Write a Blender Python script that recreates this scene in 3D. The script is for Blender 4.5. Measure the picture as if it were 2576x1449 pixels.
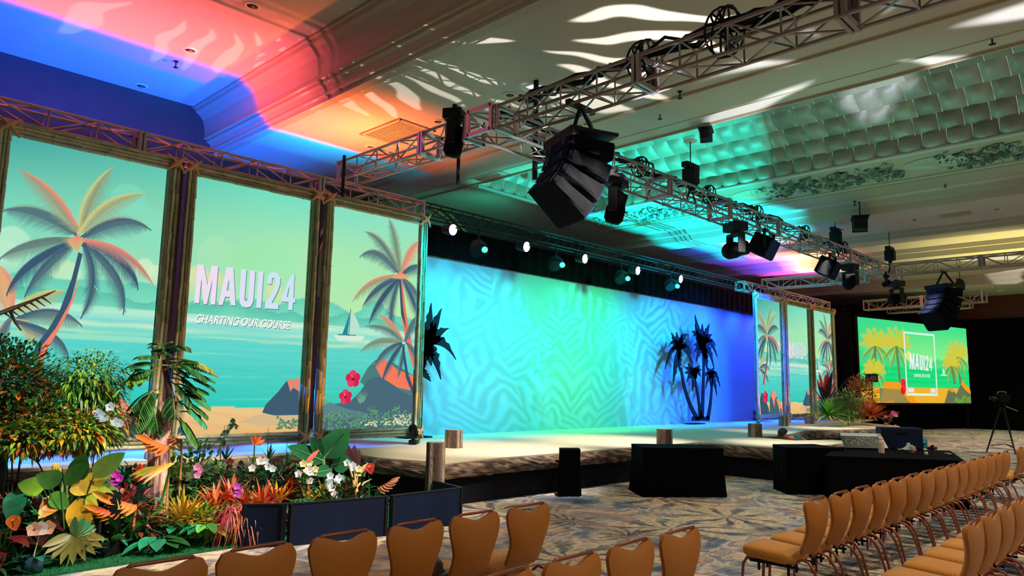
import bpy, math, random
from math import sin, cos, pi, radians, sqrt, atan2
from mathutils import Vector, Matrix, Euler

for o in list(bpy.data.objects):
    bpy.data.objects.remove(o, do_unlink=True)
SC = bpy.context.scene
COL = SC.collection
SC.view_settings.view_transform = 'Standard'
SC.view_settings.look = 'None'
SC.view_settings.gamma = 1.0
SC.view_settings.use_curve_mapping = False
SC.view_settings.exposure = 0.0
SC.cycles.use_denoising = True
SC.cycles.max_bounces = 5
SC.cycles.diffuse_bounces = 3
SC.cycles.glossy_bounces = 2
SC.cycles.transmission_bounces = 3
SC.cycles.sample_clamp_indirect = 3.0
SC.cycles.sample_clamp_direct = 20.0

# ---------------------------------------------------------------- camera
F_PX = 1824.19
YAW, PITCH, ROLL = -0.80126748, 0.1334764, 0.0188438
CAM = Vector((0, 0, 1.8))
_f = Vector((-sin(YAW) * cos(PITCH), cos(YAW) * cos(PITCH), sin(PITCH)))
_r = Vector((cos(YAW), sin(YAW), 0))
_u = _r.cross(_f)
_r2 = cos(ROLL) * _r + sin(ROLL) * _u
_u2 = -sin(ROLL) * _r + cos(ROLL) * _u
cam = bpy.data.cameras.new('camera')
cam.sensor_width = 36
cam.lens = F_PX / 2576 * 36
cam.clip_end = 200
co = bpy.data.objects.new('camera', cam)
COL.objects.link(co)
co.matrix_world = Matrix(((_r2.x, _u2.x, -_f.x, CAM.x), (_r2.y, _u2.y, -_f.y, CAM.y), (_r2.z, _u2.z, -_f.z, CAM.z), (0, 0, 0, 1)))
SC.camera = co

def hit(px, py, x=None, y=None, z=None):
    """point of a vertical or horizontal plane of the room measured from the photograph"""
    d = _r2 * ((px - 1288) / F_PX) + _u2 * ((724.5 - py) / F_PX) + _f
    if x is not None: t = (x - CAM.x) / d.x
    elif y is not None: t = (y - CAM.y) / d.y
    else: t = (z - CAM.z) / d.z
    return CAM + d * t

def lin(r, g, b):
    def f(v):
        v = max(0, v) / 255
        return v / 12.92 if v <= .04045 else ((v + .055) / 1.055) ** 2.4
    return (f(r), f(g), f(b))

# ---------------------------------------------------------------- world
W = bpy.data.worlds.new('world'); SC.world = W; W.use_nodes = True
bg = W.node_tree.nodes['Background']
bg.inputs[0].default_value = (1.0, .96, .92, 1)
bg.inputs[1].default_value = 0.46

# ---------------------------------------------------------------- lights
def N(nt, typ, **kw):
    n = nt.nodes.new(typ)
    for k, v in kw.items(): setattr(n, k, v)
    return n
def L(nt, a, b): nt.links.new(a, b)
def mathn(nt, op, a, b=None, c=None, clamp=False):
    n = N(nt, 'ShaderNodeMath', operation=op); n.use_clamp = clamp
    for i, v in enumerate((a, b, c)):
        if v is None: continue
        if isinstance(v, (int, float)): n.inputs[i].default_value = v
        else: L(nt, v, n.inputs[i])
    return n.outputs[0]

def spot(name, loc, tgt, power, color, size=60, blend=.5, rad=.06):
    l = bpy.data.lights.new(name, 'SPOT')
    l.energy = power; l.color = color; l.spot_size = radians(size); l.spot_blend = blend; l.shadow_soft_size = rad
    o = bpy.data.objects.new(name, l); COL.objects.link(o)
    o.location = loc
    o.rotation_euler = (Vector(tgt) - Vector(loc)).to_track_quat('-Z', 'Y').to_euler()
    return o

def gobo(o, build):
    """build(nt, u, v, d) returns a colour/strength socket; d = outward direction (world)"""
    l = o.data; l.use_nodes = True; nt = l.node_tree
    em = [n for n in nt.nodes if n.type == 'EMISSION'][0]
    g = N(nt, 'ShaderNodeNewGeometry')
    s = N(nt, 'ShaderNodeSeparateXYZ'); L(nt, g.outputs['Normal'], s.inputs[0])
    colr, stren = build(nt, s.outputs[0], s.outputs[1], s.outputs[2])
    if colr is not None: L(nt, colr, em.inputs[0])
    if stren is not None: L(nt, stren, em.inputs[1])

def ramp(nt, fac, stops, interp='LINEAR'):
    r = N(nt, 'ShaderNodeValToRGB'); r.color_ramp.interpolation = interp
    e = r.color_ramp.elements
    while len(e) < len(stops): e.new(.5)
    for i, (p, c) in enumerate(stops):
        e[i].position = p; e[i].color = (*c, 1) if len(c) == 3 else c
    L(nt, fac, r.inputs[0])
    return r.outputs[0]

def uplight(x, cols, power, y=11.95, z=.8, edge=(.27, .30), back=.71, fwd=-.05, xmask=None):
    """upward lamp behind a screen: shaped colour ramp, first colour forward, second colour towards the back wall"""
    o = spot('ceiling_wash_light', (x, y, z), (x, y + .2, z + 6), power, (1, 1, 1), 150, .7, .05)
    def b(nt, dx, dy, dz):
        iz = mathn(nt, 'DIVIDE', 1, mathn(nt, 'MAXIMUM', dz, .02))
        s = mathn(nt, 'MULTIPLY', dy, iz)
        T = lambda v: min(1, max(0, v * .25 + .5))
        t = mathn(nt, 'MULTIPLY_ADD', s, .25, .5, clamp=True)     # slope -2..2 -> 0..1
        a, c = cols
        K = (0, 0, 0); w = back - edge[1]
        col = ramp(nt, t, [(T(fwd - .35 * w), K), (T(fwd), tuple(v * .22 for v in a)), (T((fwd + edge[0]) / 2), tuple(v * .65 for v in a)), (T(edge[0]), a), (T(edge[1]), c), (T(back), tuple(v * .8 for v in c)), (T(back + .03), tuple(v * .03 for v in c)), (1, K)])  # shadow edges on the ceiling are put into the lamp's colour ramp
        st = None
        if xmask:
            u = mathn(nt, 'ABSOLUTE', mathn(nt, 'MULTIPLY', dx, iz))
            st = mathn(nt, 'MULTIPLY', mathn(nt, 'SUBTRACT', xmask, u), 5, clamp=True)
        return col, st
    gobo(o, b)
    return o
PINK = (3.4, .36, .62); ORG = (2.6, .40, .09); BLUE = (.0, .20, 3.0); CYN = (.0, 1.4, 2.9)
uplight(-1.4, (PINK, BLUE), 1300, xmask=1.1)
uplight(1.2, (PINK, BLUE), 1300, xmask=1.1)
uplight(3.8, (PINK, BLUE), 1300, xmask=.85)
uplight(6.0, ((3.4, .38, .30), (.0, .45, 3.0)), 1100, xmask=.6)
# on top of the truss beside the backdrop, pointing straight up
uplight(8.2, (ORG, CYN), 420, y=11.9, z=5.5, edge=(1.15, 1.22), back=2.2, fwd=-.9, xmask=2.2)
uplight(24.4, ((1.2, .25, 1.0), (.02, .35, 2.4)), 200, y=11.9, z=5.5, edge=(.3, .5), back=1.9, fwd=-1.2, xmask=2.2)
uplight(27.3, ((3.0, .6, .4), (.2, .1, 1.8)), 800, y=11.9, z=5.5, edge=(-.2, .5), back=1.9, fwd=-2.2, xmask=2.6)
uplight(30.4, ((2.2, 1.6, .3), (1.2, .1, .8)), 800, y=11.9, z=5.5, edge=(-.6, .2), back=1.6, fwd=-2.4, xmask=2.6)

def fan_gobo(o, u0, v0, nleaf, r1, r2, seed, thr=.15, phase=0., sharp=5):
    """palm leaf breakup: blades fanning around (u0,v0) in the plane above the lamp"""
    def b(nt, dx, dy, dz):
        iz = mathn(nt, 'DIVIDE', 1, mathn(nt, 'MAXIMUM', mathn(nt, 'ABSOLUTE', dz), .02))
        u = mathn(nt, 'SUBTRACT', mathn(nt, 'MULTIPLY', dx, iz), u0)
        v = mathn(nt, 'SUBTRACT', mathn(nt, 'MULTIPLY', dy, iz), v0)
        cv = N(nt, 'ShaderNodeCombineXYZ'); L(nt, u, cv.inputs[0]); L(nt, v, cv.inputs[1]); cv.inputs[2].default_value = seed
        nz = N(nt, 'ShaderNodeTexNoise'); nz.inputs['Scale'].default_value = 4; nz.inputs['Detail'].default_value = 1
        L(nt, cv.outputs[0], nz.inputs[0])
        nf = mathn(nt, 'SUBTRACT', nz.outputs[0], .5)
        th = mathn(nt, 'MULTIPLY_ADD', nf, .35, mathn(nt, 'ARCTAN2', v, u))
        sn = mathn(nt, 'SINE', mathn(nt, 'MULTIPLY_ADD', th, nleaf, phase))
        cell = mathn(nt, 'FLOOR', mathn(nt, 'MULTIPLY_ADD', th, nleaf / (2 * pi), phase / (2 * pi) + .25 + seed))
        jit_ = mathn(nt, 'FRACT', mathn(nt, 'MULTIPLY', mathn(nt, 'SINE', mathn(nt, 'MULTIPLY', cell, 12.9898)), 437.58))
        r = mathn(nt, 'SQRT', mathn(nt, 'ADD', mathn(nt, 'MULTIPLY', u, u), mathn(nt, 'MULTIPLY', v, v)))
        r = mathn(nt, 'MULTIPLY_ADD', jit_, -.22 * (r2 - r1), r)
        rn = mathn(nt, 'MULTIPLY_ADD', mathn(nt, 'SUBTRACT', r, r1), 2 / (r2 - r1), -1.0)      # -1 .. 1 along the blade
        q = mathn(nt, 'MULTIPLY', rn, rn)
        k = mathn(nt, 'SUBTRACT', sn, mathn(nt, 'MULTIPLY_ADD', q, 1.1 - thr, thr))
        k = mathn(nt, 'MULTIPLY', k, sharp, clamp=True); m = mathn(nt, 'GREATER_THAN', jit_, .12)
        return None, mathn(nt, 'MULTIPLY', k, m)
    gobo(o, b)
WH = (.95, .94, 1)
# leaf breakups thrown on the ceiling from the floor
g = spot('leaf_gobo_light', (9.3, 3.1, 1.2), (7.6, 7.2, 7), 4200, WH, 62, .3, .02); fan_gobo(g, -.71, 1.12, 30, .20, .56, 3.1, .12)
g = spot('leaf_gobo_light', (9.0, 3.1, 1.2), (9.2, 5.6, 7), 4200, WH, 56, .3, .03); fan_gobo(g, -.68, 1.10, 40, .60, 1.05, 7.7, .12, 1.)
g = spot('leaf_gobo_light', (8.6, 3.1, 1.2), (6.3, 8.2, 7), 2000, (.80, .82, 1), 46, .3, .02); fan_gobo(g, -.45, .80, 19, .02, .16, 1.3, .1)
g = spot('leaf_gobo_light', (11.2, 3.1, 1.2), (13.3, 3.6, 7), 3200, (.72, .78, 1), 66, .3, .06); fan_gobo(g, .02, .10, 7, .05, .75, 5.2, .35, 0, 3)
g = spot('leaf_gobo_light', (33.0, 1.5, 1.2), (34, 4.0, 7), 2200, WH, 66, .3, .05); fan_gobo(g, .3, .3, 9, .1, .8, 9.2, .2)

# cyclorama wash and leaf breakup
def cyc(x, tx, power, col, size=52, z=5.0, y=9.2, tz=2.6):
    return spot('cyclorama_wash_light', (x, y, z), (tx, 12.7, tz), power, col, size, .9, .25)
for x, c, p in ((9.6, (.0, .58, .80), 1700), (11.6, (.0, .60, .80), 1450), (14.2, (.0, .80, .40), 1500), (16.4, (.0, .90, .30), 1400),
                (19.0, (.0, .50, .86), 1300), (21.8, (.0, .13, 1.0), 4200), (24.0, (.0, .07, 1.0), 5000)):
    cyc(x, x, p, c, 84)
for x, p in ((22.9, 900), (24.6, 900), (26.2, 700)):
    cyc(x, x + .8, p, (.0, .05, 1.0), 110, 4.95, 11.2 if x < 23 else 11.75, 2.8)
def breakup(o, scale, seed, cut):
    def b(nt, dx, dy, dz):
        iy = mathn(nt, 'DIVIDE', 1, mathn(nt, 'MAXIMUM', dy, .05))
        u = mathn(nt, 'MULTIPLY', dx, iy); v = mathn(nt, 'MULTIPLY', dz, iy)
        cv = N(nt, 'ShaderNodeCombineXYZ'); L(nt, u, cv.inputs[0]); L(nt, v, cv.inputs[1]); cv.inputs[2].default_value = seed
        vo = N(nt, 'ShaderNodeTexVoronoi'); vo.inputs['Scale'].default_value = scale; L(nt, cv.outputs[0], vo.inputs['Vector'])
        sb = N(nt, 'ShaderNodeVectorMath', operation='SUBTRACT'); L(nt, cv.outputs[0], sb.inputs[0]); L(nt, vo.outputs['Position'], sb.inputs[1])
        sp = N(nt, 'ShaderNodeSeparateXYZ'); L(nt, sb.outputs[0], sp.inputs[0])
        cs = N(nt, 'ShaderNodeSeparateXYZ'); L(nt, vo.outputs['Color'], cs.inputs[0])
        nz = N(nt, 'ShaderNodeTexNoise'); nz.inputs['Scale'].default_value = 9; L(nt, cv.outputs[0], nz.inputs[0])
        # a frond in every cell: leaflets left and right of a leaning rib
        lean = mathn(nt, 'MULTIPLY_ADD', cs.outputs[0], 3.0, -1.5)
        rib = mathn(nt, 'ABSOLUTE', mathn(nt, 'ADD', sp.outputs[0], mathn(nt, 'MULTIPLY', sp.outputs[1], lean)))
        ph = mathn(nt, 'ADD', mathn(nt, 'MULTIPLY', sp.outputs[1], scale * 26), mathn(nt, 'MULTIPLY', rib, scale * 22))
        ph = mathn(nt, 'MULTIPLY_ADD', nz.outputs[0], 11, ph)
        sn = mathn(nt, 'MULTIPLY', mathn(nt, 'SUBTRACT', mathn(nt, 'SINE', ph), cut), 2.0, clamp=True)
        return None, mathn(nt, 'MULTIPLY_ADD', sn, .92, .08)
    gobo(o, b)
for x, tx, c, p, sd in ((11.7, 12.2, (.04, .56, .85), 2000, 1.1), (14.0, 16.3, (.06, .62, .50), 2200, 4.2), (18.0, 20.2, (.03, .46, .9), 2800, 8.3)):
    o = spot('leaf_gobo_light', (x, 7.5, 5.4), (tx, 12.7, 2.3), p, c, 50, .6, .025); breakup(o, 3.2, sd, -.15)

# soft lavender lift on the lower half of the cloth
for x in (11.0, 14.5, 18.0, 21.0):
    o = spot('cyclorama_wash_light', (x, 7.6, 5.4), (x + 1, 12.7, .9), 220, (.50, .60, .80), 30, .8, .15)

# white stage wash from the front truss, warm key on the plants
def stage_wash(x, y, tx, ty, p, size=48, col=(1, .93, .83)):
    return spot('stage_wash_light', (x, y, 5.35), (tx, ty, .66), p, col, size, .9, .12)
for x, ty, pw, sz in ((9.5, 9.4, 2200, 48), (13, 9.4, 2200, 48), (16.5, 9.4, 2200, 46), (20, 9.0, 1500, 38), (23.5, 8.8, 1300, 34)):
    stage_wash(x, 7.4, x, ty, pw, sz)
stage_wash(14.5, 7.2, 16, 6.9, 1400, 40)
stage_wash(23.5, 6.5, 26, 8.5, 600, 45)
spot('plant_key_light', (6.0, 5.0, 5.5), (3.9, 9.0, .6), 2300, (1, .90, .76), 50, .8, .1)
spot('plant_key_light', (7.4, 4.0, 5.5), (6.0, 8.8, .4), 2100, (1, .90, .78), 42, .8, .1)
spot('plant_key_light', (3.0, 4.5, 5.5), (2.0, 9.0, 1.0), 1600, (1, .92, .76), 50, .8, .1)
spot('plant_key_light', (24, 5.5, 5.4), (27.0, 9.3, 1.0), 900, (1, .8, .6), 36, .8, .1)
# blue floods behind the screens
for x in (2.2, 4.2, 6.6):
    spot('blue_flood_light', (x + .2, 12.6, 1.6), (x, 10.9, .6), 650, (.0, .14, 1), 120, .6, .2)
for x in (24.5, 27.5):
    spot('blue_flood_light', (x, 12.6, 1.6), (x, 10.8, .6), 900, (.0, .1, 1), 120, .6, .2)
# amber uplights at the foot of the posts
for x, y in ((8.95, 10.75), (6.65, 10.75), (4.21, 10.75), (23.45, 10.75), (25.7, 10.75), (28.1, 10.75)):
    spot('amber_uplight', (x, y, .78), (x, 11.25, 3.0), 70, (1, .33, .04), 50, .8, .05)
# added upward lamps imitating the rig's cyan spill on the ceiling
def spill(x, y, tgt, p, col, size, smax):
    o = spot('spill_stand_in_light', (x, y, 1.2), tgt, p, col, size, .35, .05)
    def b(nt, dx, dy, dz):
        s_ = mathn(nt, 'DIVIDE', dy, mathn(nt, 'MAXIMUM', dz, .02))
        return None, mathn(nt, 'MULTIPLY', mathn(nt, 'SUBTRACT', smax, s_), 12, clamp=True)
    gobo(o, b)
spill(15.0, 9.2, (16.0, 11.4, 7.4), 3600, (.0, .88, .76), 74, .80)
spill(19.5, 9.2, (20.5, 12.2, 7), 9000, (.0, .66, 1.0), 76, .80)
spill(16.5, 5.0, (16.0, 5.2, 8), 420, (.1, .8, .62), 90, 2)

# warm house downlights over the seats
for x, y, p in ((1.5, -1.0, 300), (5.0, -.5, 380), (9.0, .5, 600), (13.0, .8, 700), (9.0, 5.0, 260), (17.5, 2.0, 700), (22, 3, 600), (28, 3, 900), (34, 4, 900), (40, 5, 900)):
    spot('house_downlight', (x, y, 6.9), (x, y, 0), p, (1, .85, .66), 110, .7, .10)
spot('far_ceiling_wash_light', (29.0, 3.6, 1.2), (29.5, 4.6, 7), 2600, (.85, .80, .30), 80, .9, .2)
spot('back_wall_fill', (13.5, 13.4, 5.6), (14.0, 16.4, 6.9), 90, (.0, .8, .55), 120, .9, .2)  # added teal fill lamp that lifts the dark back wall
# ---------------------------------------------------------------- mesh builder
class MB:
    def __init__(s): s.v = []; s.f = []; s.c = []; s.M = None
    def add(s, vs, fs, col=(1, 1, 1)):
        b = len(s.v)
        if s.M is not None: vs = [s.M @ Vector(p) for p in vs]
        s.v += [tuple(p) for p in vs]
        if isinstance(col, list): s.c += col
        else: s.c += [col] * len(vs)
        s.f += [tuple(i + b for i in f) for f in fs]
        return s
    def box(s, c, d, col=(1, 1, 1), rot=None):
        x, y, z = d[0] / 2, d[1] / 2, d[2] / 2
        vs = [Vector(p) for p in ((-x, -y, -z), (x, -y, -z), (x, y, -z), (-x, y, -z), (-x, -y, z), (x, -y, z), (x, y, z), (-x, y, z))]
        if rot is not None: vs = [rot @ p for p in vs]
        vs = [p + Vector(c) for p in vs]
        return s.add(vs, [(3, 2, 1, 0), (4, 5, 6, 7), (0, 1, 5, 4), (1, 2, 6, 5), (2, 3, 7, 6), (3, 0, 4, 7)], col)
    def b2(s, lo, hi, col=(1, 1, 1)):
        return s.box([(a + b) / 2 for a, b in zip(lo, hi)], [abs(b - a) for a, b in zip(lo, hi)], col)
    def tube(s, pts, r, n=8, col=(1, 1, 1), caps=True):
        pts = [Vector(p) for p in pts]
        if not isinstance(r, (list, tuple)): r = [r] * len(pts)
        vs = []; ref = None
        for i, p in enumerate(pts):
            t = (pts[min(i + 1, len(pts) - 1)] - pts[max(i - 1, 0)]).normalized()
            if ref is None: ref = Vector((0, 0, 1)) if abs(t.z) < .9 else Vector((1, 0, 0))
            a = t.cross(ref).normalized(); b = a.cross(t).normalized(); ref = b
            for k in range(n):
                an = 2 * pi * k / n
                vs.append(p + a * cos(an) * r[i] + b * sin(an) * r[i])
        fs = []
        for i in range(len(pts) - 1):
            for k in range(n):
                k2 = (k + 1) % n
                fs.append((i * n + k, i * n + k2, (i + 1) * n + k2, (i + 1) * n + k))
        if caps:
            fs.append(tuple(range(n))); fs.append(tuple((len(pts) - 1) * n + k for k in reversed(range(n))))
        return s.add(vs, fs, col)
    def lathe(s, prof, c=(0, 0, 0), n=20, col=(1, 1, 1), M=None):
        """prof = [(r, z)]"""
        vs = []
        for r, z in prof:
            for k in range(n):
                p = Vector((r * cos(2 * pi * k / n), r * sin(2 * pi * k / n), z))
                if M is not None: p = M @ p
                vs.append(p + Vector(c))
        fs = [(i * n + k, i * n + (k + 1) % n, (i + 1) * n + (k + 1) % n, (i + 1) * n + k) for i in range(len(prof) - 1) for k in range(n)]
        return s.add(vs, fs, col)
    def prism(s, poly, z0, z1, col=(1, 1, 1), flare=0.):
        n = len(poly); cx = sum(p[0] for p in poly) / n; cy = sum(p[1] for p in poly) / n
        lo = [(cx + (p[0] - cx) * (1 + flare), cy + (p[1] - cy) * (1 + flare), z0) for p in poly]
        vs = lo + [(p[0], p[1], z1) for p in poly]
        fs = [(i, (i + 1) % n, n + (i + 1) % n, n + i) for i in range(n)]
        fs += [tuple(range(n, 2 * n)), tuple(reversed(range(n)))]
        return s.add(vs, fs, col)
    def grid(s, fn, nu, nv, colfn=None, col=(1, 1, 1), closeu=False):
        vs = []; cs = []
        for j in range(nv + 1):
            for i in range(nu + (0 if closeu else 1)):
                u, v = i / nu, j / nv
                vs.append(fn(u, v)); cs.append(colfn(u, v) if colfn else col)
        w = nu + (0 if closeu else 1)
        fs = [(j * w + i, j * w + (i + 1) % w, (j + 1) * w + (i + 1) % w, (j + 1) * w + i) for j in range(nv) for i in range(nu)]
        return s.add(vs, fs, cs)
    def build(s, name, mat, parent=None, smooth=False, bevel=0, solid=0):
        me = bpy.data.meshes.new(name)
        me.from_pydata(s.v, [], s.f)
        at = me.color_attributes.new('Col', 'FLOAT_COLOR', 'POINT')
        flat = []
        for c in s.c: flat += [c[0], c[1], c[2], 1.0]
        at.data.foreach_set('color', flat)
        if smooth: me.polygons.foreach_set('use_smooth', [True] * len(me.polygons))
        me.materials.append(mat)
        me.update()
        o = bpy.data.objects.new(name, me); COL.objects.link(o)
        if parent is not None: o.parent = parent
        if bevel:
            m = o.modifiers.new('bevel', 'BEVEL'); m.width = bevel; m.segments = 2; m.limit_method = 'ANGLE'
        if solid:
            m = o.modifiers.new('solid', 'SOLIDIFY'); m.thickness = solid
        return o

def tag(o, label=None, cat=None, group=None, kind=None):
    for k, v in (('label', label), ('category', cat), ('group', group), ('kind', kind)):
        if v: o[k] = v
    return o
def empty(name, loc=(0, 0, 0), rz=0, label=None, cat=None, group=None):
    o = bpy.data.objects.new(name, None); COL.objects.link(o); o.empty_display_size = .1
    o.location = loc; o.rotation_euler = (0, 0, rz)
    return tag(o, label, cat, group)
def struct(o): o['kind'] = 'structure'; return o
def copy_tree(o, parent=None):
    c = o.copy(); COL.objects.link(c); c.parent = parent
    for ch in list(o.children): copy_tree(ch, c)
    return c

# ---------------------------------------------------------------- materials
def mat(name, col=None, rough=.6, metal=0., spec=.5, var=0., vscale=8., bump=0., attr=False, stretch=(1, 1, 1), sheen=0., trans=0., bscale=None):
    m = bpy.data.materials.new(name); m.use_nodes = True; nt = m.node_tree
    b = nt.nodes['Principled BSDF']
    b.inputs['Roughness'].default_value = rough; b.inputs['Metallic'].default_value = metal
    b.inputs['Specular IOR Level'].default_value = spec
    if sheen: b.inputs['Sheen Weight'].default_value = sheen
    tc = N(nt, 'ShaderNodeTexCoord'); mp = N(nt, 'ShaderNodeMapping'); L(nt, tc.outputs['Object'], mp.inputs[0]); mp.inputs['Scale'].default_value = stretch
    if attr:
        a = N(nt, 'ShaderNodeAttribute'); a.attribute_name = 'Col'; src = a.outputs['Color']
        if col:
            mx = N(nt, 'ShaderNodeMix', data_type='RGBA', blend_type='MULTIPLY'); mx.inputs[0].default_value = 1
            L(nt, src, mx.inputs[6]); mx.inputs[7].default_value = (*col, 1); src = mx.outputs[2]
    else:
        rg = N(nt, 'ShaderNodeRGB'); rg.outputs[0].default_value = (*col, 1); src = rg.outputs[0]
    nz = N(nt, 'ShaderNodeTexNoise'); nz.inputs['Scale'].default_value = vscale; nz.inputs['Detail'].default_value = 4
    L(nt, mp.outputs[0], nz.inputs[0])
    if var:
        k = mathn(nt, 'MULTIPLY_ADD', nz.outputs[0], 2 * var * 2, 1 - 2 * var)
        mx = N(nt, 'ShaderNodeVectorMath', operation='SCALE'); L(nt, src, mx.inputs[0]); L(nt, k, mx.inputs['Scale']); src = mx.outputs[0]
    L(nt, src, b.inputs['Base Color'])
    if trans:
        tr = N(nt, 'ShaderNodeBsdfTranslucent'); L(nt, src, tr.inputs[0])
        ms = N(nt, 'ShaderNodeMixShader'); ms.inputs[0].default_value = trans
        L(nt, b.outputs[0], ms.inputs[1]); L(nt, tr.outputs[0], ms.inputs[2])
        L(nt, ms.outputs[0], nt.nodes['Material Output'].inputs[0])
    if bump:
        bp = N(nt, 'ShaderNodeBump'); bp.inputs['Strength'].default_value = bump; bp.inputs['Distance'].default_value = .02
        if bscale:
            n2 = N(nt, 'ShaderNodeTexNoise'); n2.inputs['Scale'].default_value = bscale; L(nt, mp.outputs[0], n2.inputs[0]); L(nt, n2.outputs[0], bp.inputs['Height'])
        else: L(nt, nz.outputs[0], bp.inputs['Height'])
        L(nt, bp.outputs[0], b.inputs['Normal'])
    return m
def emis(name, col, s, attr=False):
    m = bpy.data.materials.new(name); m.use_nodes = True; nt = m.node_tree
    nt.nodes.remove(nt.nodes['Principled BSDF'])
    e = N(nt, 'ShaderNodeEmission'); e.inputs[1].default_value = s
    if attr:
        a = N(nt, 'ShaderNodeAttribute'); a.attribute_name = 'Col'; L(nt, a.outputs['Color'], e.inputs[0])
        m.cycles.emission_sampling = 'NONE'
    else: e.inputs[0].default_value = (*col, 1)
    L(nt, e.outputs[0], nt.nodes['Material Output'].inputs[0])
    return m

M_CEIL = mat('painted_plaster', lin(198, 188, 166), .8, var=.03, vscale=.6)
M_TRIM = mat('painted_moulding', lin(188, 168, 138), .55)
M_DARKWALL = mat('dark_wall', lin(70, 70, 72), .8, var=.1, vscale=2)
M_REDWALL = mat('mahogany_wall', lin(96, 34, 20), .55, var=.3, vscale=2, stretch=(1, 1, 8))
M_DRAPE = mat('black_drape', lin(7, 7, 9), .95, spec=.05)
M_SKIRT = mat('black_skirt', lin(15, 16, 22), .85, spec=.2, var=.2, vscale=3)
M_BLUEBLK = mat('scuffed_black_board', lin(8, 21, 48), .7, spec=.2, var=.42, vscale=2.5, stretch=(1, 1, .3))
M_BLACK = mat('black_metal', lin(13, 14, 17), .65, spec=.3)
M_SPK = mat('speaker_cabinet_paint', lin(9, 10, 14), .9, spec=.12, var=.15)
M_GRILLE = mat('speaker_grille', lin(18, 30, 64), .9, spec=.12, var=.1)
M_ALU = mat('truss_aluminium', lin(176, 166, 160), .38, metal=.75, var=.05)
M_STEEL = mat('brushed_steel', lin(170, 170, 172), .3, metal=.9)
M_DECK = mat('sanded_stage_deck', lin(214, 194, 164), .6, var=.05, vscale=3, stretch=(.4, 3, 1))
M_BARK = mat('rough_bark', None, .9, var=.35, vscale=5, bump=.9, attr=True, stretch=(5, 5, 1.2), bscale=12)
M_FASCIA = mat('rough_sawn_log', None, .9, var=.42, vscale=5, bump=.9, attr=True, stretch=(1.2, 1.2, 9), bscale=10)
M_BAMBOO = mat('bamboo', None, .42, var=.22, vscale=6, attr=True, stretch=(1, 1, 1))
M_ROPE = mat('raffia_lashing', lin(226, 172, 128), .8)
M_CYC = mat('cyclorama_cloth', lin(156, 160, 170), .85, spec=.1)
M_LEAF = mat('leaf', None, .42, var=.18, vscale=14, attr=True, trans=.22)
M_PETAL = mat('petal', None, .6, attr=True, trans=.3)
M_STEM = mat('stem', None, .6, attr=True)
M_TURF = mat('artificial_turf', lin(14, 104, 62), .95, var=.35, vscale=90, bump=.8, bscale=160)
M_SEAT = mat('gold_seat_fabric', lin(206, 140, 48), .85, sheen=.2)
M_BACK = mat('bronze_chair_fabric', lin(178, 108, 26), .5, var=.06, vscale=60)
M_COPPER = mat('copper_brown_frame', lin(150, 86, 62), .35, metal=.7)
M_ART = emis('lit_screen_picture', None, 1.0, attr=True)
M_VC = mat('painted_surface', None, .5, attr=True)
M_VCG = mat('glossy_painted_surface', None, .2, attr=True)
M_CAPIZ = mat('capiz_shell_panel', None, .38, var=.30, vscale=60, bump=.25, attr=True, spec=.7)
M_LENS_W = emis('lamp_lens_white', (1, .98, .95), 14)
M_LENS_T = emis('lamp_lens_teal', (.08, .8, .5), 2.2)
M_WARMBULB = emis('downlight_bulb', (1, .85, .35), 1.6)
def add_grid(m, sc=70, amt=.75):
    nt = m.node_tree; b = nt.nodes['Principled BSDF']
    tc = N(nt, 'ShaderNodeTexCoord'); br = N(nt, 'ShaderNodeTexChecker'); br.inputs['Scale'].default_value = sc
    L(nt, tc.outputs['Object'], br.inputs[0])
    src = b.inputs['Base Color'].links[0].from_socket
    k = mathn(nt, 'MULTIPLY_ADD', br.outputs['Fac'], 1 - amt, amt)
    mx = N(nt, 'ShaderNodeVectorMath', operation='SCALE'); L(nt, src, mx.inputs[0]); L(nt, k, mx.inputs['Scale'])
    L(nt, mx.outputs[0], b.inputs['Base Color'])
add_grid(M_SEAT, 60, .8)

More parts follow.
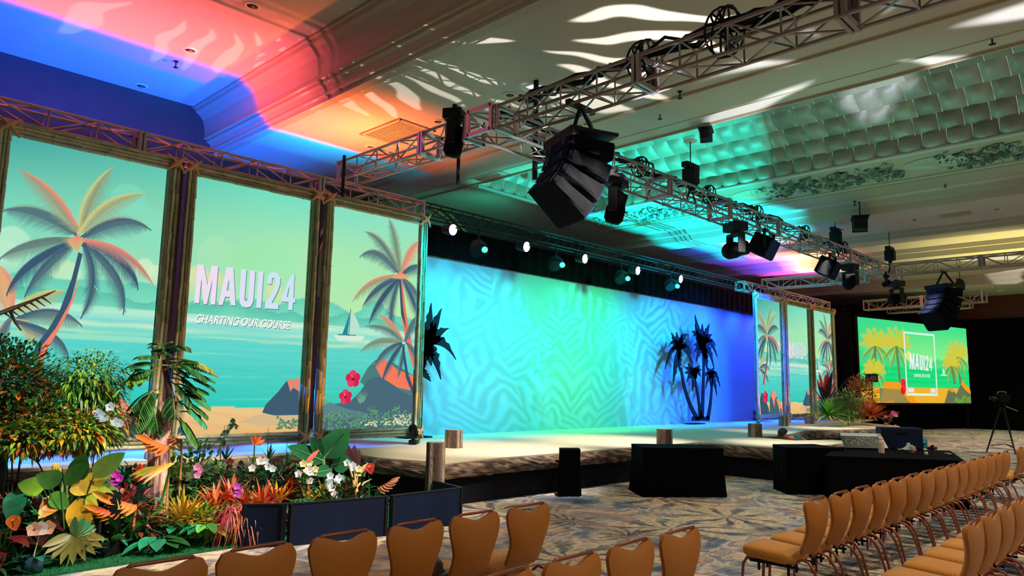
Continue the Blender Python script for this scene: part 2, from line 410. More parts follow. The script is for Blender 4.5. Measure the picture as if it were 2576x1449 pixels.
def carpet_mat():
    m = bpy.data.materials.new('patterned_ballroom_carpet'); m.use_nodes = True; nt = m.node_tree
    b = nt.nodes['Principled BSDF']; b.inputs['Roughness'].default_value = .95; b.inputs['Specular IOR Level'].default_value = .1
    tc = N(nt, 'ShaderNodeTexCoord')
    def noise(sc, det, dist, src=None):
        n = N(nt, 'ShaderNodeTexNoise'); n.inputs['Scale'].default_value = sc; n.inputs['Detail'].default_value = det; n.inputs['Distortion'].default_value = dist
        L(nt, src or tc.outputs['Object'], n.inputs[0]); return n
    nz = noise(.8, 2, 0)
    wv = N(nt, 'ShaderNodeVectorMath', operation='MULTIPLY_ADD'); L(nt, nz.outputs['Color'], wv.inputs[0]); wv.inputs[1].default_value = (.9, .9, 0); L(nt, tc.outputs['Object'], wv.inputs[2])
    base = ramp(nt, noise(.75, 5, 1.6).outputs[0], [(.30, lin(66, 78, 104)), (.40, lin(116, 130, 148)), (.46, lin(204, 190, 170)), (.51, lin(124, 132, 148)), (.57, lin(186, 154, 132)), (.63, lin(212, 200, 180)), (.72, lin(84, 92, 118))])
    def flowers(sc, petals, swirl, seedoff, stops, base, rad, mixa):
        mp = N(nt, 'ShaderNodeMapping'); mp.inputs['Location'].default_value = (seedoff, seedoff * .7, 0); L(nt, wv.outputs[0], mp.inputs[0])
        vo = N(nt, 'ShaderNodeTexVoronoi'); vo.inputs['Scale'].default_value = sc; vo.voronoi_dimensions = '2D'; vo.inputs['Randomness'].default_value = .8; L(nt, mp.outputs[0], vo.inputs['Vector'])
        sc_ = N(nt, 'ShaderNodeVectorMath', operation='SUBTRACT'); L(nt, mp.outputs[0], sc_.inputs[0]); L(nt, vo.outputs['Position'], sc_.inputs[1])
        sp = N(nt, 'ShaderNodeSeparateXYZ'); L(nt, sc_.outputs[0], sp.inputs[0])
        th = mathn(nt, 'ARCTAN2', sp.outputs[1], sp.outputs[0]); r = vo.outputs['Distance']
        fine = noise(7, 3, .5)
        ph = mathn(nt, 'MULTIPLY_ADD', r, swirl, mathn(nt, 'MULTIPLY', th, petals)); ph = mathn(nt, 'MULTIPLY_ADD', fine.outputs[0], 4.0, ph)
        pet = mathn(nt, 'MULTIPLY_ADD', mathn(nt, 'SINE', ph), .5, .5)
        col = ramp(nt, pet, stops)
        mk = mathn(nt, 'MULTIPLY', mathn(nt, 'SUBTRACT', rad, mathn(nt, 'MULTIPLY_ADD', pet, -.12, r)), 6, clamp=True)
        cs = N(nt, 'ShaderNodeSeparateXYZ'); L(nt, vo.outputs['Color'], cs.inputs[0]); mk = mathn(nt, 'MULTIPLY', mk, mathn(nt, 'GREATER_THAN', cs.outputs[0], .35))
        mx = N(nt, 'ShaderNodeMix', data_type='RGBA'); L(nt, mathn(nt, 'MULTIPLY', mk, mixa), mx.inputs[0]); L(nt, base, mx.inputs[6]); L(nt, col, mx.inputs[7]); return mx.outputs[2]
    c = flowers(.42, 9, 5, 0, [(.1, lin(60, 66, 84)), (.3, lin(150, 140, 120)), (.55, lin(222, 204, 168)), (1, lin(196, 176, 140))], base, .42, .7)
    c = flowers(.5, 13, 3, 5.3, [(.1, lin(190, 160, 126)), (.45, lin(120, 104, 96)), (.7, lin(40, 42, 56)), (1, lin(30, 32, 46))], c, .2, .6)
    # woven feathery strokes
    st = noise(9, 4, 2.2); mp = N(nt, 'ShaderNodeMapping'); mp.inputs['Scale'].default_value = (.35, 1.6, 1); mp.inputs['Rotation'].default_value = (0, 0, .7); L(nt, wv.outputs[0], mp.inputs[0]); L(nt, mp.outputs[0], st.inputs[0])
    k = ramp(nt, st.outputs[0], [(.34, (.42, .46, .56)), (.44, (1, 1, 1)), (.56, (1.25, 1.22, 1.15)), (.66, (.66, .68, .76))])
    m2 = N(nt, 'ShaderNodeMix', data_type='RGBA', blend_type='MULTIPLY'); m2.inputs[0].default_value = .9; L(nt, c, m2.inputs[6]); L(nt, k, m2.inputs[7])
    L(nt, m2.outputs[2], b.inputs['Base Color'])
    return m
M_CARPET = carpet_mat()

# ---------------------------------------------------------------- room shell
o = struct(MB().add([(-14, -12, 0), (50, -12, 0), (50, 17, 0), (-14, 17, 0)], [(0, 1, 2, 3)]).build('floor', M_CARPET))
ZC, ZL = 7.0, 8.0
cb = MB()
def slab(x0, x1, y0, y1, z, t=.12, m=None): (m or cb).b2((x0, y0, z), (x1, y1, z + t))
slab(-14, 6.72, -12, 16.4, ZL)                      # high bay on the left
slab(6.86, 12.65, -12, 16.4, ZC)
slab(10.95, 12.0, -12, 16.4, ZC - .04, .04)
# shell coffer opening 12.65..17 x -12..13.6 ; rest flat
slab(12.65, 17.0, 13.6, 16.4, ZC)
slab(17.0, 45.2, -12, 16.4, ZC)
slab(12.4, 17.2, -12, 14.0, 9.0)
cb.b2((12.55, -12, ZC), (12.65, 13.6, 9.0))
for xb, w, d in ((20.9, 1.1, .35), (25.4, .8, .22), (28.8, .9, .35), (37.0, 1.2, .4)):
    cb.b2((xb, -12, ZC - d), (xb + w, 16.4, ZC))
    cb.b2((xb - .15, -12, ZC - d * .45), (xb + w + .15, 16.4, ZC))
struct(cb.build('ceiling', M_CEIL))
# crown moulding down the high bay (stepped profile swept along y)
prof = [(6.30, 8.0), (6.30, 7.95), (6.36, 7.95), (6.38, 7.88), (6.46, 7.84), (6.56, 7.72), (6.60, 7.55), (6.62, 7.40), (6.60, 7.30), (6.67, 7.30), (6.67, 7.24), (6.74, 7.22), (6.78, 7.14), (6.78, 7.08), (6.88, 7.08), (6.88, 7.0), (7.02, 6.985)]
tm = MB()
n = len(prof)
tm.add([(x, y, z) for y in (-12, 16.4) for x, z in prof], [(i, i + 1, n + i + 1, n + i) for i in range(n - 1)])
struct(tm.build('trim_1', M_TRIM))
tm = MB()
for x in (10.93, 12.0, 12.5): tm.b2((x, -12, ZC - .05), (x + .035, 16.3, ZC + .001))
struct(tm.build('trim_2', M_TRIM))
# coffer lined with capiz shell tiles: curved far side and end
random.seed(4)
def cof(t):  # t 0..1 -> inward offset from the edge, height
    a = t * pi / 2
    return 3.6 * (1 - cos(a)) ** 1.0 * .98, 7.0 + 1.75 * sin(a)
ct = MB(); NR = 8
def tilecol(x, y):
    k = random.uniform(.72, 1.12)
    return tuple(v * k for v in lin(158, 158, 140))
for j in range(NR):
    t0, t1 = j / NR, (j + 1) / NR
    yy = -11.8 + (j % 2) * .12
    while yy < 13.4 - cof(t0)[0]:
        wdt = .46
        c = tilecol(0, yy)
        def fn(u, v, yy=yy, t0=t0, t1=t1):
            off, z = cof(t0 + (t1 - t0) * v)
            b = .10 * (sin(pi * min(max(u * 1.04 - .02, 0), 1)) ** .5) * (sin(pi * v) ** .4) + (.035 if u > .5 else 0) * sin(pi * v)
            nx, nz = -(1 - v * .1), -.35
            return Vector((17.0 - off + nx * b, yy + wdt * u, z + nz * b))
        ct.grid(fn, 6, 4, col=c)
        yy += .47
    xx = 12.66
    while xx < 17.0 - cof(t0)[0]:
        c = tilecol(xx, 0)
        def fn(u, v, xx=xx, t0=t0, t1=t1):
            off, z = cof(t0 + (t1 - t0) * v)
            b = .10 * (sin(pi * u) ** .5) * (sin(pi * v) ** .4)
            return Vector((xx + .46 * u, 13.6 - off - b, z - .35 * b))
        ct.grid(fn, 4, 3, col=c)
        xx += .47
struct(ct.build('trim_3', M_CAPIZ, smooth=True))
# hip rib of the coffer
hp = MB(); pts = []
for k in range(12):
    off, z = cof(k / 11); pts.append((17.0 - off - .05, 13.6 - off - .05, z - .06))
hp.tube(pts, .10, 8, lin(170, 175, 160))
hp.tube([(17.0, y, 6.99) for y in (-12, 13.65)], .05, 8, lin(190, 190, 180))
hp.tube([(x, 13.6, 6.99) for x in (12.65, 17)], .05, 8, lin(190, 190, 180))
struct(hp.build('trim_4', M_VC, smooth=True))
# relief band of vines and shells beside the coffer
vb = MB(); random.seed(9)
vb.b2((17.05, -12, 6.965), (18.9, 14.2, 7.0), lin(168, 160, 132))
for y in (-12,):
    vb.b2((18.9, -12, 6.92), (19.05, 14.2, 7.0), lin(176, 166, 140)); vb.b2((19.2, -12, 6.94), (20.2, 14.2, 7.0), lin(160, 148, 120))
y = -6.0
while y < 13.5:
    if int((y + 6) / 4.2) % 1 == 0 and abs(((y + 6) % 4.2) - 2.1) < .42:      # scallop medallion
        cy = y
        for k in range(24):
            a0, a1 = 2 * pi * k / 24, 2 * pi * (k + 1) / 24
            rr = .5
            vb.add([(17.97, cy, 6.86), (17.97 + rr * cos(a0), cy + rr * sin(a0) * 1.5, 6.955), (17.97 + rr * cos(a1), cy + rr * sin(a1) * 1.5, 6.955), (17.97 + rr * .6 * cos((a0 + a1) / 2), cy + .6 * rr * sin((a0 + a1) / 2) * 1.5, 6.88)], [(0, 1, 3), (0, 3, 2), (1, 2, 3)], lin(170, 166, 140))
        y += .9; continue
    for k in range(9):
        cx = 17.97 + random.uniform(-.6, .6); cy = y + random.uniform(-.15, .15); a = random.uniform(0, 2 * pi); ln = random.uniform(.12, .3)
        d = Vector((cos(a), sin(a), 0)); e = Vector((-sin(a), cos(a), 0)); c = Vector((cx, cy, 6.95))
        g_ = random.choice((lin(62, 84, 62), lin(84, 104, 78), lin(50, 66, 56), lin(140, 140, 110)))
        vb.add([c, c + d * ln * .5 + e * ln * .28 + Vector((0, 0, -.05)), c + d * ln, c + d * ln * .5 - e * ln * .28 + Vector((0, 0, -.05)), c + d * ln * .5 + Vector((0, 0, -.09))], [(0, 1, 4), (1, 2, 4), (2, 3, 4), (3, 0, 4)], g_)
    y += .16
struct(vb.build('trim_5', M_VC))
# walls
struct(MB().b2((-14, 16.4, 0), (50, 16.6, 8.2)).build('wall_back', M_DARKWALL))
struct(MB().b2((-9.2, -12, 0), (-9, 16.4, 8.2)).build('wall_left', M_DARKWALL))
struct(MB().b2((45.2, -12, 0), (45.4, 16.4, 7.2)).build('wall_right', M_REDWALL))
# arched niche in the back wall
ar = MB()
for r in (3.3, 3.12):
    ar.tube([(12.6 + r * cos(a), 16.33, 3.95 + r * sin(a)) for a in [pi * k / 40 for k in range(41)]], .05, 6, lin(190, 150, 90))
struct(ar.build('trim_6', M_VCG, smooth=True))
ar = MB()
vs = [(12.6, 16.37, 3.95)] + [(12.6 + 3.05 * cos(pi * k / 30), 16.37, 3.95 + 3.05 * sin(pi * k / 30)) for k in range(31)]
ar.add(vs, [(0, i, i + 1) for i in range(1, 31)], lin(120, 122, 100))
struct(ar.build('trim_7', M_CAPIZ))
# ---------------------------------------------------------------- stage
def poly_obj(name, poly, z0, z1, m, col=(1, 1, 1)):
    return MB().prism(poly, z0, z1, col).build(name, m)
SZ = .66
stage = empty('stage_platform', (12, 10, 0), 0, 'low sand coloured stage with bark faced edge and black skirt, thrust at right', 'stage')
main = [(1.0, 10.65), (6.9, 10.72), (6.8, 9.4), (7.15, 8.3), (14.38, 8.2), (14.34, 6.2), (17.9, 6.1), (18.0, 6.75), (16.87, 7.13), (17.2, 8.35), (18.7, 8.17), (21.5, 8.8), (25.7, 7.5), (27.6, 8.0), (29.2, 9.9), (33, 10.5), (33, 15.6), (1, 15.6)]
def local(mb_obj, root):
    mb_obj.parent = root; mb_obj.matrix_parent_inverse = root.matrix_world.inverted() if False else Matrix.Translation(-Vector(root.location))
    return mb_obj
def inset(poly, d):
    n = len(poly); out = []
    for i in range(n):
        a, b, c = Vector(poly[i - 1]), Vector(poly[i]), Vector(poly[(i + 1) % n])
        n1 = Vector((-(b - a).y, (b - a).x)).normalized(); n2 = Vector((-(c - b).y, (c - b).x)).normalized()
        m = (n1 + n2); m = m / max(.4, m.dot(n1))
        out.append(tuple(b + m * d))
    return out
from mathutils.geometry import tessellate_polygon
def flat_poly(mb, pts, z0, z1, col):
    n = len(pts); tri = tessellate_polygon([[Vector((p[0], p[1], 0)) for p in pts]])
    mb.add([(p[0], p[1], z1) for p in pts], [tuple(t) for t in tri], col)
    mb.add([(p[0], p[1], z0) for p in pts] + [(p[0], p[1], z1) for p in pts], [(i, (i + 1) % n, n + (i + 1) % n, n + i) for i in range(n)], col)
b_ = MB(); flat_poly(b_, main, SZ - .03, SZ, (1, 1, 1)); local(b_.build('deck', M_DECK), stage)
b_ = MB(); flat_poly(b_, inset(main, .10), 0, SZ - .03, (1, 1, 1)); local(b_.build('skirt', M_SKIRT), stage)
random.seed(3)
for i in range(1, 16):
    a, c = Vector(main[i - 1]), Vector(main[i]); d = (c - a); ln = d.length
    if i in (15,): continue
    d.normalize(); nrm = Vector((d.y, -d.x)); fb = MB(); nseg = max(2, int(ln / .12)); rows = 6
    def fn(u, v, a=a, d=d, ln=ln, nrm=nrm):
        p = a + d * (ln * u); bulge = .05 * sin(pi * v) + .012 * random.uniform(-1, 1)
        zz = SZ - .035 - .20 * v + .012 * random.uniform(-1, 1) * (0 if v == 0 else 1)
        q = p + nrm * (.0 + bulge)
        return (q.x, q.y, zz)
    fb.grid(fn, nseg, rows, colfn=lambda u, v: random.choice((lin(120, 96, 78), lin(88, 66, 52), lin(150, 128, 108), lin(62, 46, 38))))
    o = local(fb.build('bark_fascia', M_FASCIA, solid=.02), stage)

# steps of bark posts
def log_post(x, y, z0, z1, r, label, grp=None, seed=0):
    rnd = random.Random(seed); t = empty('log_post', (x, y, z0), 0, label, 'log', grp)
    b = MB(); n = 22; ph = [rnd.uniform(-.06, .06) for _ in range(n)]
    def fn(u, v):
        k = int(u * n) % n
        rr = r * (1 + ph[k] + rnd.uniform(-.012, .012)) * (1.04 - .04 * v)
        return (rr * cos(2 * pi * u), rr * sin(2 * pi * u), (z1 - z0) * v)
    cols = [rnd.choice((lin(142, 116, 96), lin(104, 82, 68), lin(176, 150, 128), lin(78, 62, 54))) for _ in range(n)]
    b.grid(fn, n, 8, colfn=lambda u, v: tuple(c * rnd.uniform(.8, 1.15) for c in cols[int(u * n) % n]), closeu=True)
    b.build('bark', M_BARK, t)
    MB().lathe([(0, z1 - z0 + .001), (r * .95, z1 - z0 + .001), (r * .97, z1 - z0 - .01)], n=22, col=lin(150, 130, 105)).build('cut_top', M_VC, t)
    return t
log_post(6.83, 8.06, 0, .98, .14, 'tall weathered log post standing on the floor at the left front corner of the stage', None, 1)
log_post(7.06, 10.95, SZ, .96, .15, 'log stump on the deck behind the big glossy banana leaves', None, 2)
log_post(8.95, 10.08, SZ, .98, .16, 'pale log stump standing alone on the left part of the stage deck', None, 3)
log_post(12.62, 7.95, .42, 1.0, .15, 'log post against the stage front above the wide black draped table', None, 4)
log_post(17.2, 8.26, SZ - .02, .98, .16, 'log stump at the inner corner of the thrust', None, 5)
log_post(23.3, 10.2, SZ, .98, .15, 'log stump in front of the left post of the far bamboo screen', None, 6)
log_post(26.0, 10.45, SZ, 1.02, .16, 'log stump in front of the middle panel of the far bamboo screen', None, 7)

# ---------------------------------------------------------------- cyclorama
cy = empty('cyclorama', (18, 12.7, SZ), 0, 'wide white cyclorama cloth washed cyan, green and blue behind the stage', 'backdrop')
MB().b2((-8.4, 0, 0), (9.4, .03, 4.03)).build('cloth', M_CYC, cy)
hd = MB(); 
def fn(u, v): return (-8.6 + 18.4 * u, -.12 + .02 * sin(u * 300), 4.02 + .72 * v)
hd.grid(fn, 400, 1); hd.build('black_header', M_DRAPE, cy)

# ---------------------------------------------------------------- lit picture screens
XL, ZB, ZT = 1.98, .95, 4.96
def P(px, py): h = hit(px, py, y=11.2); return (h.x, h.z)
def mixc(a, b, t): t = max(0, min(1, t)); return tuple(x + (y - x) * t for x, y in zip(a, b))
def sstep(a, b, x): t = max(0, min(1, (x - a) / (b - a))); return t * t * (3 - 2 * t)
def nz1(x, s): return .5 * sin(x * 1.7 + s) + .3 * sin(x * 3.9 + s * 2.1) + .2 * sin(x * 7.3 + s * .7)
def sky(x, z):
    X = (x - 1.98) / 6.9
    top = mixc(lin(72, 168, 160), lin(118, 222, 192), min(1, X * 1.9)); top = mixc(top, lin(150, 228, 196), max(0, X * 2 - 1.1))
    mid = mixc(lin(118, 212, 184), lin(166, 232, 180), X * 1.6); low = mixc(lin(150, 228, 200), lin(190, 236, 170), X * 1.2)
    t = (z - 2.8) / 2.1
    c = mixc(low, mid, t * 1.6) if t < .62 else mixc(mid, top, (t - .62) / .38)
    return c
CLOUDS = [(P(30, 610), .22, lin(190, 238, 205)), (P(5, 640), .2, lin(190, 238, 205)), (P(325, 505), .26, lin(128, 218, 190)), (P(350, 560), .3, lin(134, 220, 190)), (P(290, 560), .25, lin(130, 218, 190)), (P(400, 600), .3, lin(140, 224, 190)),
          (P(365, 670), .12, lin(214, 240, 196)), (P(392, 690), .14, lin(214, 240, 196)), (P(165, 690), .20, lin(200, 238, 190)), (P(500, 700), .20, lin(226, 226, 170)), (P(545, 700), .13, lin(236, 220, 164)),
          (P(650, 640), .3, lin(158, 232, 178)), (P(600, 660), .3, lin(160, 232, 172)), (P(700, 670), .35, lin(160, 234, 178)), (P(690, 730), .14, lin(222, 226, 160)), (P(545, 640), .3, lin(166, 230, 182)), (P(860, 700), .4, lin(168, 234, 176)), (P(830, 760), .3, lin(176, 234, 176))]
def bgcol(x, z):
    H = 2.80
    if z > H:
        c = sky(x, z)
        for (cx, cz), r, k in CLOUDS:
            d = sqrt((x - cx) ** 2 + (z - cz) ** 2)
            if z < cz + .0 * r: d = abs(x - cx) if z > 2.9 else d
            if d < r: c = mixc(c, k, .75 * sstep(r, r * .93, d) * sstep(cz - r * 1.6, cz, z))
        h1 = 3.10 + .16 * nz1(x * 1.1, 2.0); h2 = 2.96 + .10 * nz1(x * 1.6 + 1.0, 4.4)
        h1 += .25 * math.exp(-((x - 7.9) / .35) ** 2)
        if z < h1: c = mixc(lin(104, 208, 182), lin(132, 222, 190), (h1 - z) / .3)
        if z < h2: c = mixc(lin(88, 196, 172), lin(126, 218, 188), (h2 - z) / .25)
        return c
    if z > 1.38 + .012 * nz1(x, 1):
        t = (H - z) / 1.42
        X = (x - 1.98) / 6.9
        a = lin(176, 236, 208); b2_ = lin(96, 214, 204); c3 = mixc(lin(26, 200, 192), lin(60, 204, 180), X); 
        c = mixc(a, b2_, t / .28) if t < .28 else mixc(b2_, c3, (t - .28) / .72)
        if .28 < t < .34 and x < 4.2: c = mixc(c, lin(176, 234, 196), .6)
        for k, (zz, am, w, col_) in enumerate(((2.72, .85, .045, lin(226, 240, 214)), (2.62, .45, .03, lin(120, 206, 214)), (2.54, .6, .035, lin(206, 238, 200)), (2.44, .55, .03, lin(196, 232, 178)), (2.30, .3, .02, lin(120, 226, 200)), (2.19, .35, .015, lin(150, 232, 200)), (2.08, .3, .02, lin(110, 224, 196)), (1.96, .3, .015, lin(60, 190, 180)), (1.86, .35, .012, lin(120, 226, 200)), (1.74, .3, .014, lin(96, 220, 196)), (1.62, .3, .012, lin(90, 216, 196)), (1.50, .35, .014, lin(110, 224, 200)))):
            zc = zz + .02 * nz1(x * 1.3, k * 3.1)
            dd = abs(z - zc) / (w * (1 + .6 * nz1(x * .9, k)))
            if dd < 1: c = mixc(c, col_, min(1, am * 1.7) * (1 - dd) ** .6 * max(0, .6 + .55 * nz1(x * .8, k * 1.7)))
        return c
    t = (1.38 - z) / .45
    c = mixc(lin(238, 200, 140), lin(234, 184, 118), t)
    return mixc(c, lin(222, 176, 120), .5 * max(0, nz1(x * 3, z * 30)))
class Art:
    """flat picture built up in thin layers on a panel, clipped to its frame"""
    def __init__(s, x0, x1, z0, z1, mapf=P): s.x0, s.x1, s.z0, s.z1 = x0, x1, z0, z1; s.mb = MB(); s.k = 0; s.map = mapf
    def bg(s, fn, nu, nv):
        s.mb.grid(lambda u, v: (s.x0 + (s.x1 - s.x0) * u, 0, s.z0 + (s.z1 - s.z0) * v), nu, nv,
                  colfn=lambda u, v: fn(s.x0 + (s.x1 - s.x0) * u, s.z0 + (s.z1 - s.z0) * v))
    def clip(s, pts, cols):
        poly = list(zip(pts, cols))
        for ax, lim, sg in ((0, s.x0, 1), (0, s.x1, -1), (1, s.z0, 1), (1, s.z1, -1)):
            out = []
            for i in range(len(poly)):
                (a, ca), (b, cb_) = poly[i - 1], poly[i]
                ia, ib = (a[ax] - lim) * sg >= 0, (b[ax] - lim) * sg >= 0
                if ia != ib:
                    t = (lim - a[ax]) / (b[ax] - a[ax])
                    out.append(((a[0] + (b[0] - a[0]) * t, a[1] + (b[1] - a[1]) * t), mixc(ca, cb_, t)))
                if ib: out.append((b, cb_))
            poly = out
            if not poly: return [], []
        return [p for p, c in poly], [c for p, c in poly]
    def tri(s, pts, cols):
        if not isinstance(cols, list): cols = [cols] * len(pts)
        p, c = s.clip(pts, cols)
        if len(p) < 3: return
        y = -.0015 - .0004 * s.k
        s.mb.add([(a, y, b) for a, b in p], [tuple(range(len(p)))], c)
    def layer(s): s.k += 1
    def poly(s, pts, col, raw=False):
        q = pts if raw else [s.map(*p) for p in pts]
        cols = col if isinstance(col, list) else [col] * len(q)
        for t in tessellate_polygon([[Vector((p[0], p[1], 0)) for p in q]]):
            s.tri([q[i] for i in t], [cols[i] for i in t])
    def disc(s, px, py, r, col, n=14, sx=1):
        c = s.map(px, py); s.poly([(c[0] + sx * r * cos(2 * pi * k / n), c[1] + r * sin(2 * pi * k / n)) for k in range(n)], col, raw=True)
    def frond(s, B, C, T, ln, up, low, rach, n=46, ul=.35, seed=0, w=1.0):
        """bezier rib in photo pixels; ln = leaflet length (m); up/low = colours of the two leaflet sides"""
        rnd = random.Random(seed * 7 + int(T[0]))
        B, C, T = [Vector(s.map(*p)) for p in (B, C, T)]
        pts = []
        for k in range(n + 1):
            t = k / n; pts.append(B * (1 - t) ** 2 + C * 2 * t * (1 - t) + T * t * t)
        for k in range(2, n + 1):
            t = k / n; p = pts[k]; tg = (pts[min(k + 1, n)] - pts[k - 1]).normalized(); nr = Vector((-tg.y, tg.x))
            if nr.y > 0: nr = -nr
            env = (sin(pi * min(1, t * 1.05) ** .8) ** .7 * .9 + .12)
            for side, cc, f in ((1, low, 1), (-1, up, ul)):
                L_ = ln * env * f * rnd.uniform(.82, 1.08)
                d = (nr * side * .8 + tg * .75 + Vector((0, -.55 if side > 0 else -.1))).normalized()
                q = p + d * L_; wd = tg * (.5 * (pts[k] - pts[k - 1]).length * 1.0 * w)
                m_ = p + d * L_ * .5
                dark = mixc(cc, rach, .45)
                s.tri([tuple(p - wd), tuple(p + wd), tuple(m_ + wd * .7), tuple(q)], [dark, dark, cc, mixc(cc, lin(150, 200, 180), .25)])
        for k in range(1, n):
            a, b = pts[k], pts[k + 1]; tg = (b - a).normalized(); nr = Vector((-tg.y, tg.x))
            if nr.y > 0: nr = -nr
            e0, e1 = [ln * .32 * sin(pi * min(1, q_ / n * 1.05) ** .8) ** .8 for q_ in (k, k + 1)]
            s.tri([tuple(a), tuple(b), tuple(b + (nr * .8 + tg * .6 + Vector((0, -.4))).normalized() * e1), tuple(a + (nr * .8 + tg * .6 + Vector((0, -.4))).normalized() * e0)], [mixc(low, rach, .4)] * 2 + [low] * 2)
        for k in range(n):
            a, b = pts[k], pts[k + 1]; tg = (b - a).normalized(); nr = Vector((-tg.y, tg.x)) * (.022 * (1 - k / n) + .006)
            s.tri([tuple(a - nr), tuple(b - nr), tuple(b + nr), tuple(a + nr)], mixc(rach, low, .15))
SLATE, SLATE2 = lin(86, 118, 126), lin(58, 88, 112)
OLIVE, SALM, YEL, TAN = lin(136, 160, 122), lin(238, 140, 118), lin(206, 208, 128), lin(176, 158, 122)
def palm_big(A):
    for B, C, T, ln, up, low, r, ul in (
        ((193, 592), (110, 500), (5, 530), .34, OLIVE, SLATE, SLATE, .3), ((199, 589), (150, 470), (49, 428), .27, SALM, mixc(SLATE, YEL, .35), SALM, .28),
        ((199, 589), (203, 480), (283, 421), .25, YEL, mixc(SLATE, YEL, .25), YEL, .3), ((201, 589), (250, 485), (367, 487), .26, YEL, mixc(SLATE, YEL, .4), YEL, .25),
        ((205, 600), (300, 515), (379, 578), .32, TAN, SLATE, SLATE2, .3), ((190, 603), (70, 590), (0, 650), .30, OLIVE, mixc(SLATE, OLIVE, .4), SLATE, .2),
        ((190, 608), (50, 640), (16, 742), .32, SLATE, SLATE2, SLATE2, .15), ((190, 612), (100, 650), (62, 746), .34, SLATE, SLATE, SLATE2, .2),
        ((207, 605), (340, 640), (347, 728), .34, SLATE, SLATE2, SLATE2, .2), ((210, 612), (330, 690), (309, 790), .34, SLATE, SLATE, SLATE2, .2),
        ((207, 612), (262, 700), (203, 800), .26, SLATE2, SLATE, SLATE2, .6), ((205, 605), (330, 610), (384, 715), .25, SALM, mixc(SALM, SLATE, .55), SALM, .2)):
        A.layer(); A.frond(B, C, T, ln, up, low, r, ul=ul, n=60)
    A.layer(); A.poly([(207, 640), (197, 634), (180, 700), (150, 780), (118, 833), (90, 868), (76, 910), (100, 912), (118, 874), (146, 830), (172, 780), (191, 706)], SLATE2)
    A.layer(); A.poly([(196, 690), (185, 740), (168, 775), (140, 825), (105, 870), (92, 912), (108, 912), (121, 874), (146, 832), (172, 782), (190, 740)], lin(244, 132, 104))
    A.layer()
    for k in range(26):
        a = pi * (k / 25); c0 = (195, 600); e = (192 - 46 * cos(a) * (1 if a < pi / 2 else .5), 616 + 6 * sin(a) - 20 * abs(cos(a)) ** 2 + 14 * (1 - abs(cos(a)))); 
        A.poly([(c0[0] - 9, c0[1] - 2), (c0[0], c0[1] - 10), (c0[0] + 9, c0[1] - 2), e], [SALM, SALM, SALM, mixc(YEL, TAN, .3)])
def palm_low(A):
    for B, C, T, ln, up, low, r, ul in (
        ((28, 790), (10, 690), (-30, 640), .3, SALM, TAN, SALM, .3), ((28, 790), (40, 700), (-5, 668), .3, SALM, mixc(SALM, YEL, .5), SALM, .3), ((28, 790), (90, 720), (165, 733), .26, YEL, mixc(YEL, SLATE, .4), YEL, .2),
        ((40, 805), (140, 750), (206, 820), .3, SLATE, mixc(SLATE, OLIVE, .3), SLATE2, .2), ((30, 805), (80, 810), (100, 850), .3, YEL, mixc(YEL, OLIVE, .5), SALM, .3), ((40, 810), (160, 830), (172, 900), .25, SLATE, SLATE, SLATE2, .2), ((30, 800), (-10, 830), (-20, 900), .3, SALM, SLATE, SLATE, .2)):
        A.layer(); A.frond(B, C, T, ln, up, low, r, ul=ul, n=44)
def palm_right(A):
    for B, C, T, ln, up, low, r, ul in (
        ((1007, 688), (1000, 590), (978, 551), .2, OLIVE, mixc(SLATE, OLIVE, .5), OLIVE, .7), ((1006, 690), (970, 590), (919, 583), .24, TAN, SLATE, OLIVE, .4),
        ((1004, 690), (950, 600), (905, 646), .3, TAN, SLATE, SLATE, .25), ((1010, 688), (1020, 620), (1060, 605), .26, SALM, SALM, TAN, .4), ((1010, 692), (1035, 660), (1062, 670), .26, SLATE, SLATE, SLATE2, .3),
        ((1002, 694), (925, 690), (887, 757), .26, SALM, OLIVE, SALM, .2), ((1002, 698), (940, 710), (912, 771), .3, SLATE, SLATE2, SLATE, .2), ((1003, 702), (950, 740), (928, 813), .32, SLATE, SLATE2, SLATE2, .3),
        ((1005, 704), (970, 780), (990, 827), .26, SLATE, SLATE, SLATE2, .8), ((1012, 700), (1050, 720), (1070, 790), .3, OLIVE, SLATE, SLATE, .3), ((1010, 700), (1045, 740), (1050, 800), .3, SLATE, SLATE2, SLATE, .3)):
        A.layer(); A.frond(B, C, T, ln, up, low, r, ul=ul, n=44)
    A.layer(); A.poly([(1003, 700), (1011, 700), (1019, 770), (1030, 840), (1052, 930), (1040, 930), (1020, 860), (1008, 790)], lin(240, 122, 92))
    A.layer(); A.poly([(1003, 700), (1008, 700), (1013, 770), (1022, 830), (1008, 790)], SLATE2)
    A.layer()
    for k in range(18):
        a = pi * k / 17; A.poly([(1000, 688), (1007, 682), (1014, 688), (1008 - 26 * cos(a), 698 + 6 * sin(a))], [SALM, SALM, SALM, mixc(YEL, SALM, .5)])
